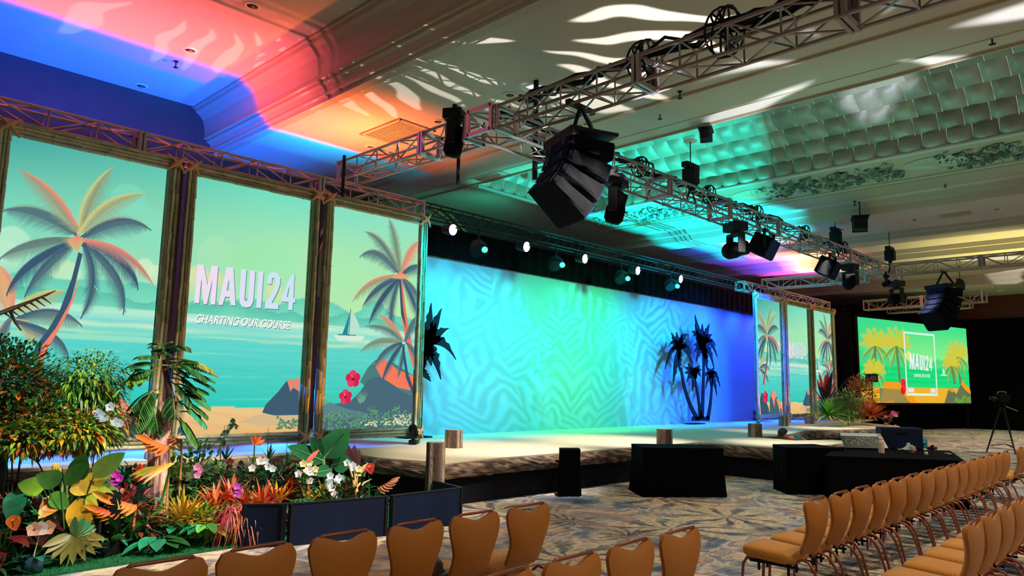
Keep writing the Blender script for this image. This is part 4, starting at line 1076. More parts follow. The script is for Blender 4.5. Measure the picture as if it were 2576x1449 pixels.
h = hit(1335, 216, z=ZC); MB_ = MB().lathe([(0, -.02), (.2, -.02), (.22, 0)], n=24, col=lin(220, 220, 210)).build('ceiling_rose', M_VC, None, smooth=True); MB_.location = h; tag(MB_, 'pale round ceiling rose above the near truss corner', 'ceiling fitting')
h = hit(1243, 255, z=ZC); MB_ = MB().lathe([(0, -.03), (.04, -.03), (.08, 0)], n=16, col=lin(200, 200, 200)).build('smoke_detector', M_VC, None, smooth=True); MB_.location = h; tag(MB_, 'small round detector between two recessed lights in the tan ceiling', 'detector')
for i, (px, py, l_) in enumerate(((2518, 430, 1), (2293, 467, 0), (2128, 500, 0), (2118, 576, 0), (2300, 552, 0), (2508, 525, 0), (2492, 721, 1), (2516, 731, 1))):
    h = hit(px, py, z=ZC); downlight(h.x, h.y, ZC - .0, .15, 'small far %s recessed ceiling light, %s counted from the shell coffer' % ('lit' if l_ else 'dark', n_[i]), l_)
def vent(px, py, z, w, l, label, ang=0):
    h = hit(px, py, z=z); t = empty('ceiling_vent', (h.x, h.y, z), ang, label, 'vent')
    b = MB()
    for s in (-1, 1): b.box((s * w / 2, 0, -.02), (.06, l + .06, .03)); b.box((0, s * l / 2, -.02), (w, .06, .03))
    b.build('frame', M_TRIM, t)
    b = MB(); k = -w / 2
    while k < w / 2: b.box((k, 0, -.02), (.018, l, .035), rot=Euler((0, .6, 0)).to_matrix()); k += .055
    b.build('slats', M_TRIM, t)
    MB().box((0, 0, -.004), (w, l, .006), lin(20, 18, 16)).build('dark_duct_plate', M_VC, t)  # near-black plate stands in for the shade inside the duct
vent(300, 250, ZL, 1.1, 1.5, 'slatted air vent in the dark blue ceiling corner')
vent(1000, 332, ZC, .9, 1.3, 'slatted air vent in the orange lit ceiling above the truss')
for i, (px, py) in enumerate(((2225, 478), (2400, 537))):
    h = hit(px, py, z=ZC); b = MB(); b.box((0, 0, -.01), (.8, .8, .02), lin(170, 160, 135)); b.box((0, 0, -.022), (.7, .7, .008), lin(150, 140, 118)); o = b.build('access_panel', M_VC); o.location = h - Vector((0, 0, .002)); tag(o, 'square access panel in the far ceiling, %s' % ('nearer the shell coffer' if i == 0 else 'outlined in white further right'), 'panel')
for i, (px, py) in enumerate(((2377, 458), (2150, 505), (1660, 283), (1710, 230), (2495, 90), (443, 154))):
    h = hit(px, py, z=ZL if px < 600 else ZC); b = MB(); b.lathe([(.05, 0), (.03, -.02), (.012, -.03), (.012, -.12), (.05, -.13), (0, -.14)], n=10); o = b.build('sprinkler_head', M_BLACK); o.location = h
    tag(o, 'sprinkler head under the ceiling, %s' % ('beside the lit recessed light', 'above the hanging cable of the far hoist', 'just above the small black fixture', 'near the upper truss', 'at the upper right edge', 'in the blue ceiling')[i], 'sprinkler')
# ---------------------------------------------------------------- banquet chairs
def chair_proto():
    t = empty('banquet_chair', (0, 0, 0), 0)
    # faces +y ; back top at y=0
    def seat(u, v):
        a = 2 * pi * u; e = .32
        cx, cyy = cos(a), sin(a); x = .215 * math.copysign(abs(cx) ** e, cx); y = .225 * math.copysign(abs(cyy) ** e, cyy)
        prof = [(0, 0), (.90, 0), (1, .025), (1.0, .065), (.93, .088), (.6, .102), (0, .106)]
        k = v * (len(prof) - 1); i = min(int(k), len(prof) - 2); f = k - i
        s = prof[i][0] * (1 - f) + prof[i + 1][0] * f; z = prof[i][1] * (1 - f) + prof[i + 1][1] * f
        w = 1 + .04 * (y * s / .225)
        return (x * s * w, .34 + y * s, .385 + z + .012 * (y / .225) * s)
    MB().grid(seat, 28, 6, closeu=True).build('seat', M_SEAT, t, smooth=True)
    def wdt(v):  # half width over height 0..1
        return .172 + .006 * v + .050 * sstep(.30, .95, v)
    def top(x, w):  # height of the top edge
        q = abs(x) / w
        return .918 - .046 * math.exp(-(q / .50) ** 2) - .06 * max(0, (q - .74) / .26) ** 2.4
    def yc(z): s = (z - .44) / .5; return .085 - .115 * s - .045 * sin(s * pi * 1.15)
    bb = MB(); NU, NV = 16, 16
    def face(sgn):
        def fn(u, v):
            w = wdt(v); x = (2 * u - 1) * w
            bot = .47 - .0 + .035 * max(0, (abs(2 * u - 1) - .7) / .3) ** 2
            z = bot + (top(x, w) - bot) * v
            ex = (1 - abs(2 * u - 1) ** 6) ** .5 * (1 - abs(2 * v - 1) ** 10) ** .5
            th = (.012 + .030 * ex) if sgn > 0 else (.012 + .010 * ex)
            return (x, yc(z) + sgn * th - .02 * (1 - (2 * u - 1) ** 2) * 1.0, z)
        return fn
    ff, fb = face(1), face(-1)
    f = MB(); f.grid(ff, NU, NV); f.build('backrest', M_SEAT, t, smooth=True)
    b = MB(); b.grid(fb, NU, NV)
    ring = []
    for k in range(NU + 1): ring.append((k / NU, 0))
    for k in range(1, NV + 1): ring.append((1, k / NV))
    for k in range(1, NU + 1): ring.append((1 - k / NU, 1))
    for k in range(1, NV): ring.append((0, 1 - k / NV))
    vs = [ff(*r) for r in ring] + [fb(*r) for r in ring]; n = len(ring)
    b.add(vs, [(i, (i + 1) % n, n + (i + 1) % n, n + i) for i in range(n)]); b.build('back_cover', M_BACK, t, smooth=True)
    b = MB(); yz = yc(.905)
    b.tube([(-.172, yz - .0, .870), (-.165, yz - .012, .904), (-.145, yz - .014, .919), (.145, yz - .014, .919), (.165, yz - .012, .904), (.172, yz - .0, .870)], .010, 8); b.build('top_rail', M_COPPER, t, smooth=True)
    for s in (-1, 1):
        MB().tube([(s * .18, .10, .40), (s * .185, .05, .44), (s * .19, -.02, .425), (s * .2, -.075, .34), (s * .215, -.12, .18), (s * .225, -.155, 0)], .0125, 8).build('rear_leg', M_COPPER, t, smooth=True)
        MB().tube([(s * .17, .44, .39), (s * .185, .51, .385), (s * .195, .545, .33), (s * .20, .555, .2), (s * .205, .565, 0)], .0125, 8).build('front_leg', M_COPPER, t, smooth=True)
    b = MB(); b.box((0, .34, .375), (.36, .38, .02))
    for s in (-1, 1): b.tube([(s * .16, .08, .36), (s * .16, .50, .36)], .012, 6)
    for yy in (.20, .46):
        for s in (-1, 1): b.tube([(s * .08, yy, .37), (s * .08, yy, .27)], .012, 6)
    b.build('under_frame', M_BLACK, t)
    return t
CH = chair_proto(); first = True
def put_chair(x, y, label, grp, rz=0.):
    global first
    o = CH if first else copy_tree(CH); first = False
    o.location = (x, y, 0); o.rotation_euler = (0, 0, rz); tag(o, label, 'chair', grp)
random.seed(8)
Lf = [.95, 1.48, 1.98, 2.52, 3.06, 3.58, 4.13]
onm = ('first', 'second', 'third', 'fourth', 'fifth', 'sixth', 'seventh', 'eighth', 'ninth', 'tenth', 'eleventh', 'twelfth', 'thirteenth', 'fourteenth', 'fifteenth', 'sixteenth', 'seventeenth', 'eighteenth', 'nineteenth', 'twentieth')
for i, x in enumerate(Lf[1:]): put_chair(x, 3.80, 'bronze backed banquet chair, %s from the left in front row of left block' % onm[i], 'front row of the left chair block', random.uniform(-.03, .03))
for i, x in enumerate((2.56, 3.09, 3.62, 4.16)): put_chair(x, 2.53, 'bronze backed banquet chair, %s from the left in second row of left block' % onm[i], 'second row of the left chair block', random.uniform(-.03, .03))
for i in range(15):
    x = 6.25 + .535 * i
    put_chair(x, 2.50, 'gold banquet chair, %s from the aisle in front row of right block' % onm[i], 'front row of the right chair block', random.uniform(-.04, .04))
for i in range(2): put_chair(14.95 + .55 * i, 2.5, 'gold banquet chair past the gap ending the front right row, %s of two' % onm[i], 'front row of the right chair block', random.uniform(-.04, .04))
for i in range(8): put_chair(6.05 + .535 * i, 1.33, 'gold banquet chair, %s from the aisle in second row of right block' % onm[i], 'second row of the right chair block', random.uniform(-.03, .03))

# travel mug and phone-like lid between the chairs
mug = empty('travel_mug', (3.24, 3.9, .49), 0, 'cream travel mug with a dark lid standing on a front row seat', 'mug')
MB().lathe([(0, 0), (.036, 0), (.042, .05), (.045, .13), (0, .13)], n=18, col=lin(205, 150, 95)).build('body', M_VCG, mug, smooth=True)
MB().lathe([(.0465, .13), (.0475, .14), (.0475, .15), (.044, .15)], n=18, col=lin(230, 225, 215)).build('rim', M_VCG, mug, smooth=True)
MB().lathe([(.045, .15), (.043, .20), (.036, .21), (0, .21)], n=18, col=lin(34, 40, 38)).build('lid', M_VCG, mug, smooth=True)
cap = empty('flat_cap', (3.40, 4.02, .49), .3, 'small brown cap lying on the seat behind the travel mug', 'cap')
MB().lathe([(0, .12), (.05, .115), (.08, .08), (.085, .03), (.08, 0)], n=16, col=lin(74, 54, 50)).build('crown', M_VC, cap, smooth=True)
MB().lathe([(.08, .0), (.12, .005), (.12, .012), (.08, .02)], (.03, 0, 0), n=16, col=lin(62, 44, 40)).build('brim', M_VC, cap, smooth=True)

# ---------------------------------------------------------------- low black barrier in front of the plants
bar = empty('low_black_barrier', (5.3, 7.3, 0), 0, 'low scuffed blue black board barrier in front of the flowers', 'barrier')
def board(a, b, h, nm='board_panel'):
    a, b = Vector((a[0] - 5.3, a[1] - 7.3)), Vector((b[0] - 5.3, b[1] - 7.3)); d = (b - a); n_ = Vector((-d.y, d.x)).normalized() * .02
    o = MB().prism([tuple(a - n_), tuple(b - n_), tuple(b + n_), tuple(a + n_)], .0, h).build(nm, M_BLUEBLK, bar, bevel=.006)
    f = MB(); dd = d.normalized()
    for p in (a + dd * .03, b - dd * .03): f.box((p.x - n_.x * 1.4, p.y - n_.y * 1.4, h / 2), (.03, .012, h * .98), rot=Matrix.Rotation(atan2(d.y, d.x), 3, 'Z'))
    f.box(((a.x + b.x) / 2, (a.y + b.y) / 2, h - .006), (d.length, .05, .016), rot=Matrix.Rotation(atan2(d.y, d.x), 3, 'Z'))
    f.build('edge_strip', M_STEEL if False else M_BLACK, o)
board((4.26, 7.50), (5.44, 7.27), .46); board((5.47, 7.27), (6.62, 7.26), .46); board((3.86, 7.78), (4.24, 7.51), .46); board((6.62, 7.28), (6.75, 8.0), .46)

# turf mat under the plants
tf = MB(); tp = [(-1.5, 7.72), (3.92, 7.80), (4.3, 7.6), (5.4, 7.4), (6.6, 7.4), (6.75, 9.3), (6.85, 10.6), (-1.5, 10.6)]
flat_poly(tf, tp, .0, .02, (1, 1, 1)); o = tf.build('turf_mat', M_TURF); tag(o, 'green artificial turf mat under the tropical plants', 'turf')
tb = MB(); random.seed(2)
for _ in range(9000):
    x, y = random.uniform(-.2, 4.0), random.uniform(7.74, 8.7); a = random.uniform(0, pi); h_ = random.uniform(.015, .03)
    tb.add([(x - .004 * cos(a), y - .004 * sin(a), .018), (x + .004 * cos(a), y + .004 * sin(a), .018), (x + random.uniform(-.01, .01), y + random.uniform(-.01, .01), .018 + h_)], [(0, 1, 2)], lin(20, 120, 70))
o = tb.build('turf_pile', M_LEAF, o); o['kind'] = 'stuff'

# ---------------------------------------------------------------- draped boxes and tables
def draped(name, quad, h, label, cat='table', flare=.06, m=None, seed=0, folds=26):
    """quad = 4 floor corners of the top; cloth falls to the floor with folds"""
    rnd = random.Random(seed); cx = sum(p[0] for p in quad) / 4; cyy = sum(p[1] for p in quad) / 4
    t = empty(name, (cx, cyy, 0), 0, label, cat)
    q = [Vector((p[0] - cx, p[1] - cyy)) for p in quad]; per = []
    for i in range(4):
        for k in range(folds): per.append(q[i].lerp(q[(i + 1) % 4], k / folds))
    n = len(per); ph = [rnd.uniform(-1, 1) for _ in range(n)]
    def fn(u, v):
        i = int(round(u * n)) % n; p = per[i]; d = p.normalized()
        w = (1 - v) ** 1.4
        off = flare * w * p.length + .022 * w * sin(i * 1.9 + ph[i])
        pp = p + d * off
        return (pp.x, pp.y, h * v + .004)
    MB().grid(fn, n, 8, closeu=True).build('drape', m or M_DRAPE, t, smooth=True)
    b = MB(); b.prism([tuple(p * 1.005) for p in q], h - .03, h + .006); b.build('top', m or M_DRAPE, t)
    return t
draped('draped_table', [(10.50, 7.02), (11.55, 6.12), (12.1, 6.75), (11.05, 7.65)], .80, 'wide black draped table standing before the stage front', seed=1)
draped('draped_column', [(9.40, 7.92), (9.68, 7.72), (9.92, 7.95), (9.64, 8.15)], .76, 'narrow black draped column against the stage front', 'column', flare=.05, seed=2, folds=12)
draped('black_case', [(12.75, 5.55), (13.55, 4.85), (14.1, 5.6), (13.3, 6.05)], .80, 'black draped block at the corner of the thrust', 'case', flare=.02, seed=3, folds=12)
tbl = draped('control_table', [(12.30, 4.72), (13.42, 2.98), (15.45, 3.64), (14.5, 5.3)], .75, 'long black covered table behind the right chair row with a bottle and cups on it', flare=.03, seed=4)

def ontable(px, py, z=.756): return hit(px, py, z=z)
# bottle
p = ontable(2218, 1141); t = empty('water_bottle', p, 0, 'pale pink water bottle standing on the black table', 'bottle')
MB().lathe([(0, 0), (.048, 0), (.05, .02), (.05, .19), (.042, .225), (0, .225)], n=18, col=lin(212, 178, 158)).build('body', M_VCG, t, smooth=True)
MB().lathe([(.036, .225), (.036, .262), (.03, .27), (0, .27)], n=16, col=lin(214, 170, 150)).build('cap', M_VCG, t, smooth=True)
# paper cup
p = ontable(2296, 1143); t = empty('paper_cup', p, 0, 'small tan striped cup beside the plastic bag', 'cup')
MB().lathe([(0, 0), (.035, 0), (.048, .13), (.045, .13), (.032, .01)], n=16, col=lin(150, 120, 104)).build('body', M_VC, t, smooth=True)
MB().lathe([(.049, .125), (.05, .135), (.046, .135)], n=16, col=lin(205, 185, 165)).build('lid', M_VC, t, smooth=True)
# plastic bag
p = ontable(2280, 1130)
b = MB(); rnd = random.Random(5)
def fn(u, v):
    a = 2 * pi * u; r = (.20 * (1 - v) ** .8 + .01) * (1 + .18 * sin(5 * a + v * 4) + rnd.uniform(-.08, .08)); return (r * 1.1 * cos(a), r * sin(a), .27 * v + rnd.uniform(-.01, .01))
b.grid(fn, 18, 7, closeu=True, col=lin(186, 200, 190)); o = b.build('plastic_bag', M_VCG); o.location = p; tag(o, 'crumpled translucent plastic bag on the black table', 'bag')
# small can and knick-knacks
p = ontable(2330, 1146); t = empty('small_can', p, 0, 'small metal can at the table edge', 'can')
MB().lathe([(0, 0), (.03, 0), (.03, .06), (0, .06)], n=14, col=lin(160, 175, 170)).build('body', M_VCG, t, smooth=True)
MB().lathe([(.03, .058), (.032, .062), (.03, .066)], n=14, col=lin(200, 205, 205)).build('rim', M_VCG, t, smooth=True)
p = ontable(2322, 1128); b = MB(); b.box((0, 0, .09), (.02, .16, .18), lin(74, 180, 170)); b.box((-.12, 0, .12), (.22, .12, .015), lin(60, 190, 196)); o = b.build('card_stand', M_VC); o.location = p; tag(o, 'small turquoise card stand by the black box on the table', 'stand')
p = ontable(2345, 1132); t = empty('black_gadget', p, 0, 'black gadget with knobs lying on the table beside the turquoise card', 'gadget')
b = MB(); b.box((0, 0, .03), (.22, .12, .05)); b.build('body', M_BLACK, t, bevel=.01)
b = MB(); b.lathe([(.02, .05), (.02, .09), (0, .09)], (.05, 0, 0), n=12); b.lathe([(.02, .05), (.02, .08), (0, .08)], (-.05, 0, 0), n=12); b.build('knob', M_SPK, t)
p = ontable(2385, 1142); b = MB(); b.box((0, 0, .008), (.12, .06, .012), lin(190, 190, 190)); o = b.build('paper_slip', M_VC); o.location = p; o.rotation_euler = (0, 0, .8); tag(o, 'small white slip of paper at the right end of the black table', 'paper')
# confidence monitor tilted, showing a leafy picture
p = ontable(2205, 1131); t = empty('tilted_monitor', (14.25, 4.62, .756), radians(-50), 'tilted monitor with a pale edge and leafy picture, standing on the black table', 'monitor')
Rm = Matrix.Rotation(radians(-52), 4, 'X')
b = MB(); b.M = Matrix.Translation((-.1, 0, .02)) @ Rm; b.b2((-.48, -.03, 0), (.48, .02, .52), lin(16, 18, 20)); b.build('housing', M_VC, t); t.scale = (.78, .78, .78)
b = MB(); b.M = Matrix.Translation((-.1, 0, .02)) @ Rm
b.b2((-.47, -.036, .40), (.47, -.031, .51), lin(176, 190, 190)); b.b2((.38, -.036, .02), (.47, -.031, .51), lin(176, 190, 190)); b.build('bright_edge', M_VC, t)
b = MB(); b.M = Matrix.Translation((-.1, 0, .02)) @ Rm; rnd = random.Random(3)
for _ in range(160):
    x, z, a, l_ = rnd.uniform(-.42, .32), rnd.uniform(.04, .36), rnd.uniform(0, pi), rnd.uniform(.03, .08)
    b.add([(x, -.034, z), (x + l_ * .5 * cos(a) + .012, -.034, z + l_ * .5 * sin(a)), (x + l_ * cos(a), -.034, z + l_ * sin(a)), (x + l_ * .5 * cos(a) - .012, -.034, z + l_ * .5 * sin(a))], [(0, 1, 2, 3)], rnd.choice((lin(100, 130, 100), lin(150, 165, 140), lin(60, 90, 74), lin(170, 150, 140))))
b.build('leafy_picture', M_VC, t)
# black box behind the bag
t = empty('equipment_box', (15.0, 4.35, .756), radians(-55), 'large dark blue black equipment box at the back of the table', 'box')
b = MB(); b.b2((-.36, -.12, 0), (.36, .22, .40), lin(10, 14, 24)); b.build('body', M_BLUEBLK, t, bevel=.02)
b = MB(); b.box((0, -.13, .32), (.2, .02, .03)); b.build('handle', M_BLACK, t)
# wires hanging at the block
b = MB(); b.tube([(13.42, 4.62, .62), (13.5, 4.5, .63), (13.62, 4.35, .65)], .01, 5); b.tube([(13.42, 4.60, .58), (13.55, 4.42, .585)], .01, 5); b.tube([(13.6, 4.4, .5), (13.52, 4.45, .40)], .008, 5)
tag(b.build('coat_hanger_wires', M_STEEL, smooth=True), 'thin bright wires sticking out at the end of the black table', 'wire')
# ---------------------------------------------------------------- stage manager kneeling behind the thrust
def skin_body(name, chains, m, parent, col=None, sub=2):
    me = bpy.data.meshes.new(name); vs = []; es = []; rs = []
    for ch in chains:
        last = None
        for item in ch:
            if isinstance(item, int): last = item; continue
            p, r = item; vs.append(p); rs.append(r); i = len(vs) - 1
            if last is not None: es.append((last, i))
            last = i
    me.from_pydata(vs, es, []); o = bpy.data.objects.new(name, me); COL.objects.link(o); o.parent = parent
    md = o.modifiers.new('skin', 'SKIN'); md.use_smooth_shade = True
    for i, sv in enumerate(me.skin_vertices[0].data):
        r = rs[i]; sv.radius = r if isinstance(r, tuple) else (r, r); sv.use_root = (i == 0)
    s = o.modifiers.new('sub', 'SUBSURF'); s.levels = s.render_levels = sub
    me.materials.append(m)
    return o
M_SKIN = mat('skin', lin(190, 128, 104), .5); M_SHIRT = mat('teal_shirt', lin(30, 92, 96), .85); M_TROUSER = mat('dark_trousers', lin(28, 30, 36), .9); M_HAIR = mat('dark_cap', lin(20, 18, 18), .9)
pp = hit(1990, 1100, y=7.42)
per = empty('person', (pp.x + .05, 7.42, 0), radians(-35), 'person in a black cap and teal shirt kneeling head down behind the thrust', 'person')
# local: faces -x (towards picture left), kneeling and leaning forward
body = [[((.42, 0, .42), .15), ((.30, 0, .56), (.15, .12)), ((.12, 0, .66), (.18, .12)), ((.0, 0, .68), (.11, .09)), ((-.09, 0, .67), .055), ((-.16, 0, .69), (.07, .08)), ((-.22, 0, .72), (.085, .10)), ((-.26, 0, .76), .075)],
        [0, ((.38, .12, .30), .10), ((.10, .15, .10), .07), ((.30, .15, .07), .055), ((.55, .15, .05), .04), ((.60, .15, .03), .03)],
        [0, ((.38, -.12, .30), .10), ((.10, -.15, .10), .07), ((.30, -.15, .07), .055), ((.55, -.15, .05), .04), ((.60, -.15, .03), .03)],
        [2, ((.05, .22, .64), .06), ((-.06, .26, .42), .048), ((-.20, .2, .25), .036), ((-.25, .18, .20), .034)],
        [2, ((.05, -.22, .64), .06), ((-.06, -.26, .42), .048), ((-.20, -.2, .25), .036), ((-.25, -.18, .20), .034)]]
bo = skin_body('body', body, M_SKIN, per)
sh = [[((.36, 0, .50), (.165, .14)), ((.28, 0, .57), (.165, .14)), ((.12, 0, .665), (.20, .145)), ((.01, 0, .69), (.13, .10))], [2, ((.05, .22, .65), .075), ((-.02, .25, .52), .065)], [2, ((.05, -.22, .65), .075), ((-.02, -.25, .52), .065)]]
skin_body('shirt', sh, M_SHIRT, per)
tr_ = [[((.42, 0, .43), .16), ((.38, .12, .30), .11), ((.10, .15, .11), .08), ((.30, .15, .08), .065), ((.52, .15, .05), .05)], [0, ((.38, -.12, .30), .11), ((.10, -.15, .11), .08), ((.30, -.15, .08), .065), ((.52, -.15, .05), .05)]]
skin_body('trousers', tr_, M_TROUSER, per)
b = MB(); b.M = Matrix.Translation((-.235, 0, .80)) @ Matrix.Rotation(radians(-35), 4, 'Y')
b.lathe([(.115, -.02), (.118, .02), (.10, .07), (.06, .10), (0, .11)], n=18); b.box((-.12, 0, -.01), (.12, .14, .012)); b.build('cap', M_HAIR, per, smooth=True)
b = MB(); b.M = Matrix.Translation((-.30, 0, .715))
for s in (-1, 1): b.lathe([(0, -.012), (.012, 0), (0, .012)], (-.02, s * .032, .01), n=8, col=lin(230, 225, 220)); b.lathe([(0, -.03), (.012, -.02), (.016, .0), (.012, .02), (0, .03)], (.07, s * .098, .01), n=8, col=lin(186, 120, 98))
b.lathe([(0, -.03), (.014, -.02), (.010, .015), (0, .03)], (-.035, 0, -.02), n=8, col=lin(192, 124, 100)); b.box((-.02, 0, -.055), (.01, .045, .01), lin(150, 70, 66)); b.build('face', M_VC, per, smooth=True)
for s in (-1, 1):
    ch = [[((-.25, s * .18, .20), (.03, .022)), ((-.30, s * .17, .16), (.038, .018)), ((-.34, s * .165, .13), (.038, .016))]]
    for k in range(4):
        yy = s * (.145 + .017 * k); ch.append([2, ((-.37, yy, .11), .009), ((-.395, yy, .085), .0085), ((-.405, yy, .06 + .004 * k), .008)])
    ch.append([0, ((-.29, s * .135, .15), .011), ((-.325, s * .118, .12), .009), ((-.34, s * .115, .095), .008)])
    skin_body('hand', ch, M_SKIN, bo)

# ---------------------------------------------------------------- video camera on a tripod
ct_ = hit(2530, 1140, z=0); t = empty('video_tripod', (ct_.x, ct_.y, 0), 0, 'black video tripod standing on the carpet at the far right', 'tripod')
for k in range(3):
    a = radians(100) + 2 * pi * k / 3; MB().tube([(.04 * cos(a), .04 * sin(a), 1.42), (.24 * cos(a), .24 * sin(a), .8), (.50 * cos(a), .50 * sin(a), .0)], [.03, .028, .02], 8).build('leg', M_BLACK, t, smooth=True)
b = MB()
for k in range(3):
    a = radians(100) + 2 * pi * k / 3; b.tube([(0, 0, .28), (.40 * cos(a), .40 * sin(a), .20)], .014, 6)
b.build('spreader', M_BLACK, t); MB().lathe([(0, 1.40), (.09, 1.40), (.10, 1.46), (.06, 1.54), (0, 1.56)], n=14).build('fluid_head', M_SPK, t, smooth=True)
MB().tube([(0, 0, 1.48), (.25, -.35, 1.30)], .013, 6).build('pan_bar', M_STEEL, t)
t = empty('video_camera', (ct_.x, ct_.y, 1.56), radians(150), 'black video camera mounted on the tripod', 'camera')
b = MB(); b.b2((-.25, -.08, 0), (.22, .08, .22)); b.b2((-.1, -.05, .22), (.15, .05, .26)); b.build('body', M_SPK, t, bevel=.02)
b = MB(); b.M = Matrix.Translation((.22, 0, .11)) @ Matrix.Rotation(pi / 2, 4, 'Y'); b.lathe([(.05, 0), (.06, .05), (.065, .16), (.075, .22), (0, .22)], n=16); b.build('lens', M_BLACK, t, smooth=True)
b = MB(); b.b2((-.05, -.22, .12), (.0, -.09, .24)); b.build('viewfinder', M_BLACK, t); MB().tube([(-.2, 0, .26), (-.15, 0, .33), (.12, 0, .33), (.17, 0, .26)], .014, 6).build('handle', M_STEEL, t)

# ---------------------------------------------------------------- far green screen and drapes
def quadmap(c00, c10, c01, c11):
    def f(u, v): return (c00 * (1 - u) + c10 * u) * (1 - v) + (c01 * (1 - u) + c11 * u) * v
    return f
TL, TR = hit(2157, 797, z=5.22), hit(2430, 827, z=5.22)
sc = empty('projection_screen', (TL.x, TL.y, 0), 0, 'far angled projection screen with a bright green tropical title picture', 'screen')
Dx = TR - TL; SW = Dx.length; th_ = atan2(Dx.y, Dx.x); sc.rotation_euler = (0, 0, th_)
zb = 1.32
A = Art(0, SW, 0, 5.22 - zb, mapf=lambda a, b: (a / 270 * SW, (1 - b / 200) * (5.22 - zb)))
def bgs(x, z):
    u, v = x / SW, z / (5.22 - zb)
    if v > .44:
        c = mixc(lin(150, 246, 140), lin(70, 226, 140), (v - .45) / .5); c = mixc(lin(60, 220, 140), c, min(1, u * 1.6 + .1))
        if v < .56 + .05 * nz1(u * 9, 1): c = mixc(c, lin(60, 214, 130), .8)
        return c
    if v > .19: return mixc(lin(20, 214, 110), lin(36, 224, 132), (sin(v * 90 + nz1(u * 6, 2)) + 1) / 2)
    return lin(238, 180, 50)
A.bg(bgs, 60, 50)
GY, GO, GG = lin(196, 214, 60), lin(230, 190, 50), lin(96, 140, 84)
def mini_palm(cx, cy, R, trunk):
    rnd = random.Random(int(cx))
    for k in range(11):
        a = -pi * .5 + (k - 5) * .52; tx, ty = cx + R * cos(a) * .8, cy + R * sin(a) * (1 if sin(a) < 0 else 1.5)
        A.layer(); A.frond((cx, cy), ((cx + tx) / 2 + 4, (cy + ty) / 2 - 18), (tx, ty), .42, GY, GO if sin(a) < 0 else GG, GY, ul=.5, n=26, seed=k, w=.7)
    A.layer(); A.poly([(cx - 3, cy), (cx + 3, cy), (cx + trunk + 3, 150), (cx + trunk - 3, 150)], GG)
mini_palm(36, 66, 46, -6); mini_palm(85, 62, 50, 4); mini_palm(240, 78, 46, 4); mini_palm(222, 104, 34, 6); mini_palm(30, 130, 34, 0)
for k, (cx, cz, r) in enumerate(((112, 84, 7),)): A.layer(); A.disc(cx, cz, r / 270 * SW, lin(222, 232, 130))
A.layer(); A.poly([(40, 200), (52, 150), (84, 150), (120, 185), (126, 200)], lin(244, 158, 30)); A.poly([(40, 200), (40, 165), (86, 168), (110, 200)], lin(120, 134, 84))
A.layer(); A.poly([(196, 200), (208, 168), (216, 160), (230, 176), (244, 150), (252, 145), (270, 168), (270, 200)], lin(104, 116, 80)); A.layer(); A.poly([(244, 150), (250, 140), (270, 166), (270, 176), (256, 166)], lin(246, 156, 30)); A.poly([(208, 165), (214, 158), (228, 170), (218, 172)], lin(236, 150, 50))
foliage(A, 8.0 if SW > 8.4 else SW * .85, SW, 0, .35, 60, [lin(120, 180, 60), lin(90, 150, 60)], 3, .14)
A.layer(); A.disc(96, 152, .22, lin(230, 40, 50)); A.disc(94, 170, .2, lin(222, 30, 44)); A.disc(99, 162, .18, lin(236, 60, 60))
A.layer(); A.poly([(197, 112), (201, 112), (202, 126), (196, 126)], lin(210, 250, 220)); A.poly([(190, 127), (208, 127), (206, 130), (192, 130)], lin(226, 250, 230))
A.layer()
fr = lin(214, 244, 232)
for a, b, c, d in ((104, 24, 178, 29), (104, 176, 180, 182), (102, 24, 105, 182), (177, 24, 180, 182)): A.poly([(a, b), (c, b), (c, d), (a, d)], fr)
ZS = 1 / 260.0
A.layer()
for pl in letter_polys():
    q = [((a - 488) / 252 * 56 + 113, (b - 664 - (a - 488) * .045) / 112 * 46 + 76) for a, b in pl]
    A.poly(q, lin(240, 246, 246))
put_text(A, 'CHARTING OUR COURSE', 122 / 270 * SW, 163 / 270 * SW, (1 - 136 / 200) * 3.9, (1 - 128 / 200) * 3.9, lin(230, 250, 236), shear=.2)
A.layer(); A.poly([(106, 163), (121, 163), (121, 174), (106, 174)], lin(236, 226, 220)); A.poly([(162, 163), (175, 163), (175, 174), (162, 174)], lin(236, 226, 220))
o = A.mb.build('lit_picture', M_ART, sc); o.location = (0, 0, zb)
MB().b2((-.12, .01, zb - .1), (SW + .12, .08, 5.32)).build('frame', M_BLACK, sc)
for x in (.1, SW - .1): MB().b2((x - .05, .1, 0), (x + .05, .2, 5.3)).build('support_leg', M_BLACK, sc)
def drape_wall(name, pts, z1, label, z0=0.0):
    b = MB(); pts = [Vector(p) for p in pts]
    for a, c in zip(pts[:-1], pts[1:]):
        d = (c - a); nn = Vector((-d.y, d.x)).normalized(); k = int(d.length / .12)
        b.grid(lambda u, v: (*(a + d * u + nn * .05 * sin(u * k * 1.6)), z0 + (z1 - z0) * v), k, 1)
    o = b.build(name, M_DRAPE, smooth=True); tag(o, label, 'curtain'); return o
n2 = Vector((-Dx.y, Dx.x, 0)).normalized(); dd = Dx.normalized()
q0 = TL + n2 * .6 - dd * 1.5; q1 = TR + n2 * .6 + dd * .3
drape_wall('stage_drape', [(q0.x, q0.y), (q1.x, q1.y), (44.9, q1.y - 2.0), (44.9, 1.0)], 5.75, 'black curtain wall around the far green screen')
drape_wall('stage_drape', [(31.2, 11.0), (33.3, 11.4), (q0.x, q0.y)], 5.3, 'narrow black curtain between the far bamboo screen and the green screen', SZ + .01)
drape_wall('stage_drape', [(-1.5, 11.6), (1.85, 11.6)], 5.2, 'black curtain beside the left edge of the large bamboo screen')
drape_wall('stage_drape', [(27.2, 12.75), (32.9, 12.75)], 5.0, 'dark curtain behind the far bamboo screen', SZ)
